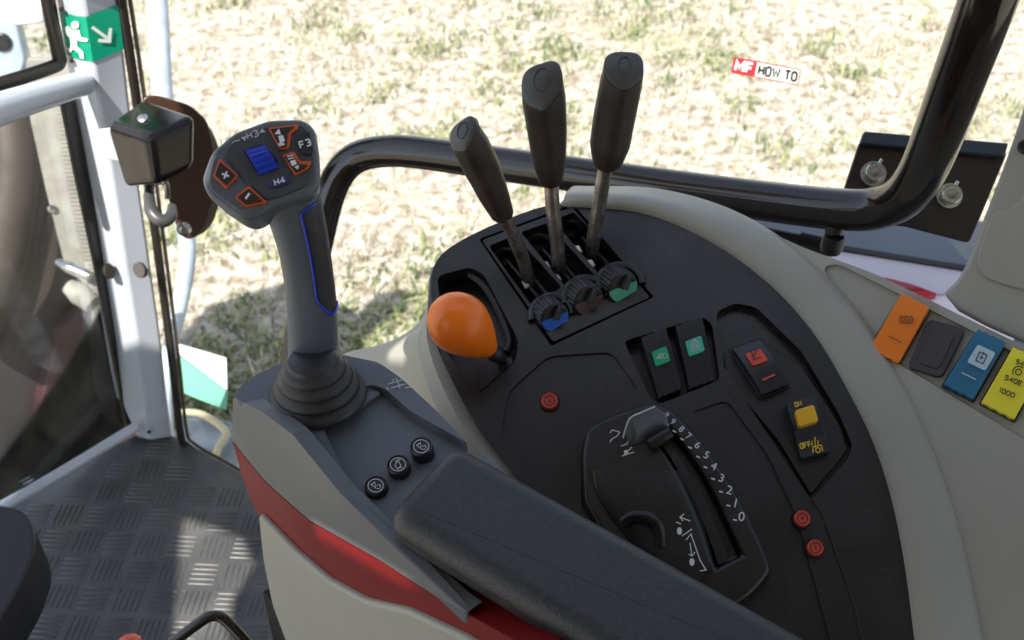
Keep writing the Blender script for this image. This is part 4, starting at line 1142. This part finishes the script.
# ---- position quadrant
def quadrant():
    t = thing('position_quadrant', 'raised black quadrant with a curved slot and a white scale from 9 to 0', 'lever quadrant', P.hit(670, 500, -.01))
    H = .018
    Q = sub(P, H)
    out = smooth_poly([(587,430),(603,419),(645,404),(664,406),(690,428),(722,470),(748,515),(768,560),(767,575),(742,600),(700,620)], 4, False)+[V((640,600)), V((585,500)), V((583,455))]
    bm = bmesh.new()
    top = [P.hit(p[0], p[1], H) for p in out]; c = sum(top, V((0,0,0)))/len(top)
    a = [bm.verts.new(p) for p in top]; b = [bm.verts.new(p-P.n*(H+.006)+(p-c).normalized()*.004) for p in top]
    bm.faces.new(a); bm.faces.new(b[::-1])
    for i in range(len(a)): bm.faces.new((a[i], b[i], b[(i+1) % len(a)], a[(i+1) % len(a)]))
    o = from_bm('housing', bm, M['panel'], t)
    outer = [(666,424),(689,452),(711,488),(727,522),(742,555)]
    inner = [(716,568),(704,530),(690,497),(670,460),(650,434)]
    carve(o, [(Q, smooth_poly(outer, 4, False)+smooth_poly(inner, 4, False), -.012, .01, 0)], .0042, 5)
    # drum in the slot
    o2 = smooth_poly([(658,430),(680,458),(701,492),(716,526),(730,562)], 4, False)+smooth_poly([(718,566),(705,529),(691,496),(671,459),(652,434)], 4, False)
    slab('drum', Q, o2, -.012, -.003, M['panel2'], t, 0, .001)
    # slider
    hd = thing('slider_knob', 'charcoal slider knob with a silver edge line at the top of the scale', 'slider', Q.hit(648, 430, 0))
    c = [Q.hit(633,414,.020), Q.hit(651,407,.020), Q.hit(665,411,.020), Q.hit(628,424,.020)]
    box('knob', [Q.hit(628,417,.016), Q.hit(655,405,.016), Q.hit(668,412,.012), Q.hit(634,436,.012),
                 Q.hit(622,430,-.001), Q.hit(655,415,-.001), Q.hit(673,436,-.001), Q.hit(630,448,-.001)], M['pod'], hd, .003, 4)
    tube('edge_line', [Q.hit(623,438,.010), Q.hit(629,419,.0175), Q.hit(640,413,.0175), Q.hit(655,406.5,.0175)], .0006, M['lgrey'], hd, k=6, sub=2)
    tube('stem', [Q.hit(650,444,.004), Q.hit(660,438,.006), Q.hit(670,432,.006)], .0055, M['panel2'], hd, k=12)
    D = [('9',665,415),('9',671.5,421.5),('8',680,429),('7',687,436),('6',696,445),('5',705,455),('4',712.5,466),('3',720,478),('2',728,490),('1',734,503),('0',740,516.5)]
    tks = [(97,120),(122,147),(150,175),(178,205),(207,238),(233,275),(260,316),(288,362),(315,411),(338,462)]
    for i, (s, u, v) in enumerate(D):
        text('scale_number', s, Q, u+1.6, v, 5.9+i*.36, M['white'], t, 42-3.0*i, .0005, 0)
    L = []
    for i, (x, y) in enumerate(tks):
        u, v = 640+x/3.556, 390+y/3.556; a = R(32-2*i)
        L.append([(u-2*math.cos(a), v-2*math.sin(a)), (u+2*math.cos(a), v+2*math.sin(a))])
    marks('scale_ticks', Q, L, 1.4, M['white'], t, h=.0005)
    # pictograms
    c0 = [(590,470),(594,490),(608,516),(642,556),(690,600)]; c3 = [(676,470),(682,481),(692,502),(703,530),(713,562)]
    def mixrow(f, h): return [Q.hit(a_[0]*(1-f)+b_[0]*f, a_[1]*(1-f)+b_[1]*f, h) for a_, b_ in zip(c0, c3)]
    loft('curved_cheek', [mixrow(0,-.002), mixrow(.06,.0045), mixrow(.28,.0078), mixrow(.62,.0092), mixrow(.90,.0092), mixrow(1.0,.006), mixrow(1.03,-.004)], M['panel'], t, 6, 5, crease=70)
    marks('raise_symbol', Q, [[(610,433),(612,430),(620,432)], [(620,432),(617,436),(612,439),(610,442)], [(622,456),(634,452)], [(621,446),(627,444),(628,441)], [(624,455),(632,447)]], 1.0, M['white'], t, h=.0006, polys=[circ(626,452,2.2,10)[:-1]])
    marks('lower_symbol', Q, [[(682,536),(692,529)],[(690,521),(680,517),(684,514)],[(680,517),(683,521)],[(681,524),(676,522)],[(686,540),(691,534),(700,560),(706,570),(700,571)],[(690,543),(692,556),(695,552)],[(692,556),(689,554)]], 1.1, M['white'], t, h=.0104, polys=[circ(679.5,531,2.6,12,1.5)[:-1], circ(692,562,2.6,12,1.5)[:-1]])
    tube('stop_loop', [Q.hit(624,522,.008), Q.hit(634,516,.014), Q.hit(650,518,.016), Q.hit(659,528,.014), Q.hit(661,545,.006)], .0045, M['panel2'], t, k=12)
quadrant()

# ================================================================== ARMREST CONSOLE (POD)
ZT = .675
TP = Pl((0,0,ZT), V((-.02,-.06,1)))
S0 = TP.hit(240, 396); S5 = TP.hit(470, 611)
qn = (S5-S0).cross(V((0,0,1))).normalized()
if qn.y > 0: qn = -qn
QP = Pl(S0, (qn+V((0,0,.12))).normalized())
def pod():
    t = thing('armrest_console', 'slate grey armrest console with a red side stripe and beige lower cover', 'armrest console', V((-.1,.45,.3)))
    out = [(234,398),(238,388),(256,374),(288,361),(330,352),(378,362),(400,377),(436,410),(470,446),(540,500),(500,560),(430,540),(397,526),(466,603),(470,609),(466,612),(340,493),(292,434),(262,411)]
    o = from_bm('top_shell', prism_bm(TP, rounded(out, 7), -.09, 0), M['pod'], t)
    carve(o, [(TP, [(316,413),(369,384),(384,388),(412,412),(480,450),(460,560),(404,540),(350,486)], -.008, .03, 7),
              (TP, [(296,430),(302,426),(352,482),(420,548),(414,550),(345,489)], -.0015, .03, 2)], .005, 5)
    slab('recess_bank', TP, [(318,413),(369,386),(382,392),(330,424)], -.0085, -.003, M['podlight'], t, 4, .0025)
    side = [(233,397),(262,412),(293,435),(341,494),(400,552),(455,603),(469,613),(433,594.5),(377,558.5),(309,520),(286,500),(263,479),(232,440)]
    slab('upper_side', QP, side, -.010, .0015, M['podside'], t, 3, .004, 4)
    st = [(232,441),(263,480),(286,501),(309,521),(377,559.5),(433,595.5),(469,615),(540,655),(560,690),(500,690),(466,637),(407,609),(364,599),(328,579),(295,551),(256,512),(243,480)]
    slab('red_stripe', QP, st, -.04, -.0015, M['stripe'], t, 2, .002)
    lo = [(257,514),(295,553),(328,581),(364,601),(407,611),(466,639),(500,662),(520,760),(345,760),(288,650),(271,604),(262,560)]
    slab('lower_cover', QP, lo, -.04, .003, M['beige'], t, 6, .005, 4)
    slab('base_trim', QP, [(262,590),(272,604),(290,650),(345,760),(325,760),(275,650)], -.04, -.002, M['panel2'], t, 3, .003)
    # arm under the pad
    AP = Pl((0,0,.705), V((-.02,-.05,1)))
    ea, eb = AP.hit(397, 519, -.024), AP.hit(596, 641, -.024)
    nn = (eb-ea).cross(V((0,0,1))).normalized()
    if nn.y > 0: nn = -nn
    Q2 = Pl(ea-nn*.008, nn)
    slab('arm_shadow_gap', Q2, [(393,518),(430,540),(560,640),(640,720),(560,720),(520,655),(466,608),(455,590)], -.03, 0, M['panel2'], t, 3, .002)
    slab('arm_side', Q2, [(423,536),(470,560),(560,612),(640,665),(690,720),(640,720),(566,643),(482,582),(440,552)], -.02, .004, M['stripe'], t, 2, .002)
    out = [(381,513),(454,436),(645,541),(818,637),(965,718),(760,765),(596,645)]
    pad = slab('armrest_pad', AP, out, -.032, 0, M['leather'], t, 26, .0135, 10, n=8)
    pad.modifiers['bevel'].use_clamp_overlap = False
    # printed pattern by the boot
    marks('shift_pattern', TP, [[(388,384),(402,380)],[(391,388),(405,384)],[(396,378),(400,388)],[(392,381),(394,379)],[(405,388),(411,387)],[(386,387),(389,390)]], 1.0, M['lgrey'], t, h=.0006)
    return t
M['podlight'] = mat('slate_bank_plastic', (.13,.14,.155), .45, bump=(1400,.2))
pod()
PB = sub(TP, -.0083)
PB = Pl(PB.p0, (PB.n+V((-.02,-.12,0))))
PB = Pl(TP.hit(401,468,-.008), (TP.n+V((-.05,-.15,0))))
for (u, v, lab, k) in ((378,492,'round black button with a loader symbol, nearest to the red stripe','a'),(400,471,'round black button with a loader symbol, middle of the row of three','b'),(423,453,'round black button with a loader symbol, farthest up beside the armrest pad','c')):
    t = thing('console_button', lab, 'push button', PB.hit(u, v), 'round buttons in front of the armrest pad')
    kk = PB.mpp(u, v); c = PB.hit(u, v)
    lathe('body', c, PB.n, [(11.6*kk,-.004),(11.6*kk,.006),(11.2*kk,.0085),(9.8*kk,.0095),(9.2*kk,.0088),(0,.0088)], M['panel2'], t, 44)
    d = c+PB.n*.0088-CAM; z = d.dot(FW); uu = 512+F*d.dot(RT)/z; vv = 320-F*d.dot(UP)/z
    i = 'abc'.index(k)
    L = [circ(uu, vv, 7.6, 28, .86), xf([(-4.5,-1),(-1,-3.5),(0,2.5),(-4.5,-1)] if i != 1 else [(-3,1),(0,-4),(3,1),(0,5),(-3,1)], uu, vv), xf([(1,0),(4,-1),(5,2)] if i != 1 else [(-3,-3),(2,-5)], uu, vv), xf([(1,3),(4.5,3)] , uu, vv)]
    marks('symbol', sub(Pl(c, PB.n), .0088), L, .8, M['lgrey'], t, h=.0005)

# ================================================================== JOYSTICK
def joystick():
    base = TP.hit(318, 394)
    t = thing('joystick', 'grey multifunction joystick with orange-rimmed buttons and a blue wheel', 'joystick', base)
    # boot
    k = 1.0*(base-CAM).dot(FW)/F
    rr = [(49,0),(49,2),(47,5),(42,8),(40.5,9.5),(43,11),(42,15),(37,19),(35.5,20.5),(37.5,22),(36.5,26),(32,30),(30.5,31.5),(32,33),(31,36),(27,40),(24.5,41),(24.5,43),(23,45),(0,45)]
    ax = V((0.0,.03,1))
    from_bm('boot', lathe_bm(base+V((0,0,-.001)), ax, [(r*k, h*k*1.05) for r, h in rr], 56), M['rubber'], t, ang=75)
    # column
    B0 = base+V((0,0,47*k)); dB = (B0-CAM).dot(FW)
    spine = [(313,362,dB+.012,24.5,19), (312,335,dB-.006,24.5,19), (311,305,dB-.028,24,19), (308,275,dB-.050,23.5,19), (304,250,dB-.066,23.5,19), (299,228,dB-.080,25,19.5), (294,205,dB-.094,27,20), (288,185,dB-.106,29,20)]
    spine = [(316,388,.748,25,24),(314,362,.725,25,24),(313,335,.705,24.5,22.5),(311.5,305,.685,24,20),(308,275,.667,24,20),(304,250,.652,24.5,20),(299,228,.640,26,20),(293,207,.630,28,20),(287,190,.622,29,18)]
    C = [at(u, v, d) for u, v, d, *_ in spine]
    Cs = smooth_poly(C, 6, False); n = len(spine)-1
    def ringpts(i, scale=1.0, a0=0, a1=360, m=36, ex=2.6):
        p = Cs[i]; a = Cs[max(0,i-1)]; b = Cs[min(len(Cs)-1,i+1)]; tt = (b-a).normalized()
        x = RT-tt*RT.dot(tt); x.normalize(); y = x.cross(tt).normalized()
        if y.dot(CAM-p) < 0: y = -y
        s = i/(len(Cs)-1)*n; kk = min(int(s), n-1); f = s-kk
        w = (spine[kk][3]*(1-f)+spine[kk+1][3]*f)*(p-CAM).dot(FW)/F
        d = (spine[kk][4]*(1-f)+spine[kk+1][4]*f)*(p-CAM).dot(FW)/F
        out = []
        for j in range(m+1):
            th = R(a0+(a1-a0)*j/m)
            cx, sy = math.cos(th), math.sin(th)
            cx = math.copysign(abs(cx)**(2/ex), cx); sy = math.copysign(abs(sy)**(2/ex), sy)
            out.append(p+x*cx*w*scale+y*sy*d*scale)
        return out
    bm = bmesh.new(); rings = [[bm.verts.new(q) for q in ringpts(i)[:-1]] for i in range(len(Cs))]
    for a, b in zip(rings, rings[1:]):
        for j in range(36): bm.faces.new((a[j], a[(j+1) % 36], b[(j+1) % 36], b[j]))
    bm.faces.new(rings[0][::-1]); bm.faces.new(rings[-1])
    from_bm('column', bm, M['colgrey'], t, ang=60)
    # rubber pad on the right flank, edged with a blue line
    i0, i1 = 18, len(Cs)-5
    bm = bmesh.new(); rows = []; edge = []
    for i in range(i0, i1+1):
        f = (i-i0)/(i1-i0)
        aa = 72 if f > .14 else 72-40*(1-f/.14)**1.5     # narrows at the lower tip
        if f > .93: aa = 72-22*((f-.93)/.07)**2
        pts = ringpts(i, 1.035, -75, aa, 16)
        rows.append([bm.verts.new(p) for p in pts]); edge.append(ringpts(i, 1.045, -75, aa, 16)[-1])
    for a, b in zip(rows, rows[1:]):
        for j in range(16): bm.faces.new((a[j], a[j+1], b[j+1], b[j]))
    pd = from_bm('rubber_pad', bm, M['pad'], t, ang=60)
    if sum((1 if p.normal.dot(RT) > 0 else -1) for p in pd.data.polygons) < 0: pd.data.flip_normals()
    so_ = pd.modifiers.new('solid', 'SOLIDIFY'); so_.thickness = .0012; so_.offset = -1
    tip = ringpts(i1, 1.045, -75, 50, 16)[-4:][::-1]
    low = ringpts(i0, 1.045, -75, 32, 16)[-8:]
    from_bm('blue_line', tube_bm(low+edge+tip, .0008, 8), M['blueline'], t)
    # head
    HP = Pl(at(262, 165, .605), V((.10,-.60,.80)))
    outl = [(200,179),(210,151),(233,131),(268,118),(303,117),(316,127),(320,155),(321,183),(310,197),(280,203),(270,208),(254,219),(240,219),(207,196)]
    o = from_bm('head', prism_bm(HP, rounded(outl, 8, 6), -.034, 0, draft=-.004), M['headgrey'], t, bevel=.0075, seg=6, ang=30)
    fp = sub(HP, .0002)
    face = [(222,152),(236,138),(268,125),(300,123),(309,130),(314,156),(315,176),(307,186),(282,196),(268,200),(262,198),(240,176)]
    slab('face_plate', HP, face, -.003, .0012, M['headface'], t, 8, .0012)
    lft = [(213,157),(221,153),(238,177),(261,198),(268,205),(252,214),(241,213),(210,190),(208,178)]
    slab('side_plate', HP, lft, -.003, .0008, M['headgrey'], t, 6, .0012)
    f2 = sub(HP, .0012)
    def button(pts, inner, name='button'):
        b = slab(name, f2, pts, -.002, .0016, M['rim'], t, 2.2, .0007)
        ic = V((sum(p[0] for p in inner)/len(inner), sum(p[1] for p in inner)/len(inner)))
        inner = [ic+(V(p)-ic)*1.16 for p in inner]
        slab('button_face', f2, inner, .0012, .0024, M['btn'], b, 1.6, .0004)
        return b
    b = button([(219.5,158),(238,175),(226,188.5),(213,176)], [(220.5,163),(234,175),(226,184),(216,175)])
    f3 = sub(HP, .0038)
    marks('plus_symbol', f3, [xf([(-3.9,0),(3.9,0)], 225.5, 175, 20), xf([(0,-3.9),(0,3.9)], 225.5, 175, 20)], 1.9, M['white'], b, h=.0003)
    b = button([(249,185.5),(267,202),(245,206.5),(235,197)], [(249,189.5),(261,200.5),(246,203.5),(239,197)])
    marks('minus_symbol', f3, [xf([(-3.4,0),(3.4,0)], 247.5, 196, -55)], 2.2, M['white'], b, h=.0003)
    b = button([(268,127.5),(298,124),(298,128),(291,133),(289,148),(280,149.5)], [(272,130),(293,127.5),(287,133),(286,145),(281,146)])
    marks('arrow_symbol', f3, [xf([(-3,5),(3,4)], 281, 139), xf([(-3,7.5),(3,6.5)], 281.5, 138)], 1.3, M['white'], b, h=.0003, polys=[[(274.5,134),(279,128.5),(281,134.5)], [(278,136),(283,135),(285,141),(280,143)]])
    b = button([(282,155),(294,151),(300,161),(312,161),(308,168),(295,175)], [(286,157),(292.5,155),(299,164),(307,164.5),(304,167.5),(296,171.5)])
    marks('arrow_symbol', f3, [xf([(-3,0),(3,-1.5)], 290, 156.5), xf([(-3,0),(3,-1.5)], 291, 159)], 1.2, M['white'], b, h=.0003, polys=[[(290,161),(295,159.5),(297,164),(292,166)], [(294,167),(299,165),(298,169.5)]])
    b = slab('dark_button', f2, [(295,136),(302,131),(310,131),(314,150),(311,155),(302,154),(298,150)], -.002, .0014, M['btn2'], t, 3, .0008)
    block('writing', 'F3', sub(HP, .0030), 305, 143.5, 6.2, M['white'], b, -17, .22, 1.05)
    b = slab('blue_button', f2, [(268,182),(286,174),(290,176),(289,183),(273,188),(268,186)], -.002, .0012, M['bluedk'], t, 2, .0006)
    block('writing', 'H4', sub(HP, .0028), 279.5, 181, 5.6, M['white'], b, -17, .22, 1.1)
    block('writing', 'H3', sub(HP, .0014), 252.5, 134.5, 5.8, M['lgrey'], t, -17, .2, 1.15, .0005)
    marks('arrow_marks', sub(HP, .0012), [[(232,143),(235,141),(240,140)]], .9, M['lgrey'], t, h=.0005, polys=[[(241,137.5),(246.5,136),(245,141)], [(259,133),(262,128.5),(265.5,132)]])
    # thumb wheel in its well
    wl = slab('wheel_well', f2, [(243,150),(262,143.5),(278,160),(276,167),(259,176),(256,172)], -.002, .0006, M['dark'], t, 2, .0004)
    w = rocker('thumb_wheel', HP, [(245,150),(264,144.5),(278,166.5),(259,174)], 0, lambda x: .003+.0055*math.sin(x*math.pi)+.0007*math.cos(x*math.pi*10), M['blue'], t, nx=8, ny=40, bevel=.0006)
M['btn2'] = mat('joystick_black_button', (.018,.018,.020), .45)
joystick()

# ================================================================== RIGHT PILLAR COVER
def pillar_cover():
    t = thing('pillar_cover', 'grey-beige moulded pillar cover at the right edge above the switch tray', 'pillar cover', at(1000, 300, .8))
    CP = Pl(at(1000, 230, .775), V((-.45,-.62,.55)))
    out = smooth_poly([(1040,50),(1022,112),(1004,165),(985,215),(970,255),(958,278),(943,293)], 4, False)+smooth_poly([(958,311),(990,328),(1030,346),(1120,390)], 3, False)+[V((1200,400)), V((1200,50))]
    o = from_bm('cover', prism_bm(CP, out, -.06, 0), M['beige'], t, bevel=.006, seg=5)
    rp = smooth_poly([(1045,160),(1024,196),(1008,208),(992,215),(982,240),(977,262),(984,276),(1000,284),(1040,296),(1120,330)], 4, False)+[V((1180,300)), V((1180,120))]
    from_bm('raised_panel', prism_bm(CP, rp, -.003, .0028), M['beige'], t, bevel=.0022, seg=4)
    lathe('screw', CP.hit(1026, 147, .0), CP.n, [(.006,-.002),(.006,.001),(.004,.002),(0,.001)], M['panel2'], t, 16)
    return t
pillar_cover()

# ================================================================== LOWER LEFT
def lowleft():
    p = Pl((0,0,.09), V((.1,-.1,1)))
    t = thing('pedal_cover', 'rounded black plastic cover rising at the left edge beside the floor mat', 'plastic cover', p.hit(0, 560, -.09))
    slab('shell', p, [(-120,490),(-10,503),(20,508),(33,522),(36,545),(24,578),(4,612),(-20,660),(-120,660)], -.09, 0, M['panel2'], t, 12, .02, 6)
    h = tube('steering_handle', [at(150,660,.86), at(176,640,.86), at(203,620,.86), at(213,616,.86), at(224,619,.86), at(246,642,.86), at(262,664,.86)], .0048, M['gloss'], None, k=16)
    tagged(h, 'bent gloss black rod handle at the bottom edge over the tread mat', 'rod handle')
    k = lathe('release_knob', at(130, 648, .95), UP, [(.009,-.02),(.011,.004),(.010,.009),(.006,.012),(0,.0125)], M['redbtn'], None, 24)
    tagged(k, 'tip of an orange-red knob at the bottom edge on the tread mat', 'knob')
lowleft()

# ================================================================== CAB SHELL (roof and rear, for the light)
def shell():
    RZ = 1.62
    rp = Pl((0,0,RZ), (0,0,1))
    t = thing('cab_roof', 'light grey cab roof panel out of view, with openings cut to shape the sunlight', 'cab roof', (0,0,RZ))
    bm = bmesh.new()
    pts = [(-1.5,-1.0),(1.3,-1.0),(1.3,.50),(-.45,.50),(-.45,1.12),(-.72,1.12),(-.72,.28),(-1.5,.28)]  # outline shaped to let sun reach the pillar and sky reach the panel
    a = [bm.verts.new((x,y,RZ+.06)) for x, y in pts]; b = [bm.verts.new((x,y,RZ)) for x, y in pts]
    bm.faces.new(a); bm.faces.new(b[::-1])
    for i in range(8): bm.faces.new((a[i], b[i], b[(i+1) % 8], a[(i+1) % 8]))
    o = from_bm('roof_panel', bm, M['roof'], t, smooth=False)
    def sun_opening(pts3):  # added roof opening, cast back along the sun from the outline to be lit
        q = []
        for p in pts3:
            k = (RZ-p.z)/SUN.z; w = p+SUN*k; q.append((w.x, w.y))
        bm = bmesh.new()
        a = [bm.verts.new((x,y,RZ+.1)) for x, y in q]; b = [bm.verts.new((x,y,RZ-.04)) for x, y in q]
        bm.faces.new(a); bm.faces.new(b[::-1])
        for i in range(len(a)): bm.faces.new((a[i], b[i], b[(i+1) % len(a)], a[(i+1) % len(a)]))
        bmesh.ops.recalc_face_normals(bm, faces=bm.faces)
        me = bpy.data.meshes.new('cut'); bm.to_mesh(me); bm.free()
        c = bpy.data.objects.new('cut', me); COL.objects.link(c)
        md = o.modifiers.new('cut', 'BOOLEAN'); md.object = c; md.operation = 'DIFFERENCE'; md.solver = 'EXACT'
        return c
    Z0 = Pl((0,0,0),(0,0,1))
    cs = [sun_opening([Z0.hit(*p) for p in ((166,512),(240,538),(254,566),(232,600),(225,690),(150,690))]),  # openings made for sun patches on floor, stripe and console side
          sun_opening([QP.hit(*p) for p in ((314,522),(377,559),(433,594),(480,620),(485,655),(400,635),(314,580))]),
          sun_opening([at(u, v, .92) for u, v in ((345,362),(385,344),(420,334),(418,372),(398,402),(370,390))])]
    dg = bpy.context.evaluated_depsgraph_get(); dg.update()
    me = bpy.data.meshes.new_from_object(o.evaluated_get(dg)); o.modifiers.clear(); o.data = me
    for c in cs:
        d = c.data; bpy.data.objects.remove(c); bpy.data.meshes.remove(d)
    return t, o
ROOF, ROOFP = shell()
def light_block():
    # unseen closed wall, added behind the camera to cut the ambient light
    t = abox('light_block_wall', -.95, 1.32, -.86, -.80, -.05, 1.60, M['blockwall'], None, .01)
    tagged(t, 'unseen plain wall added behind the camera to block ambient light', 'light blocker')
light_block()
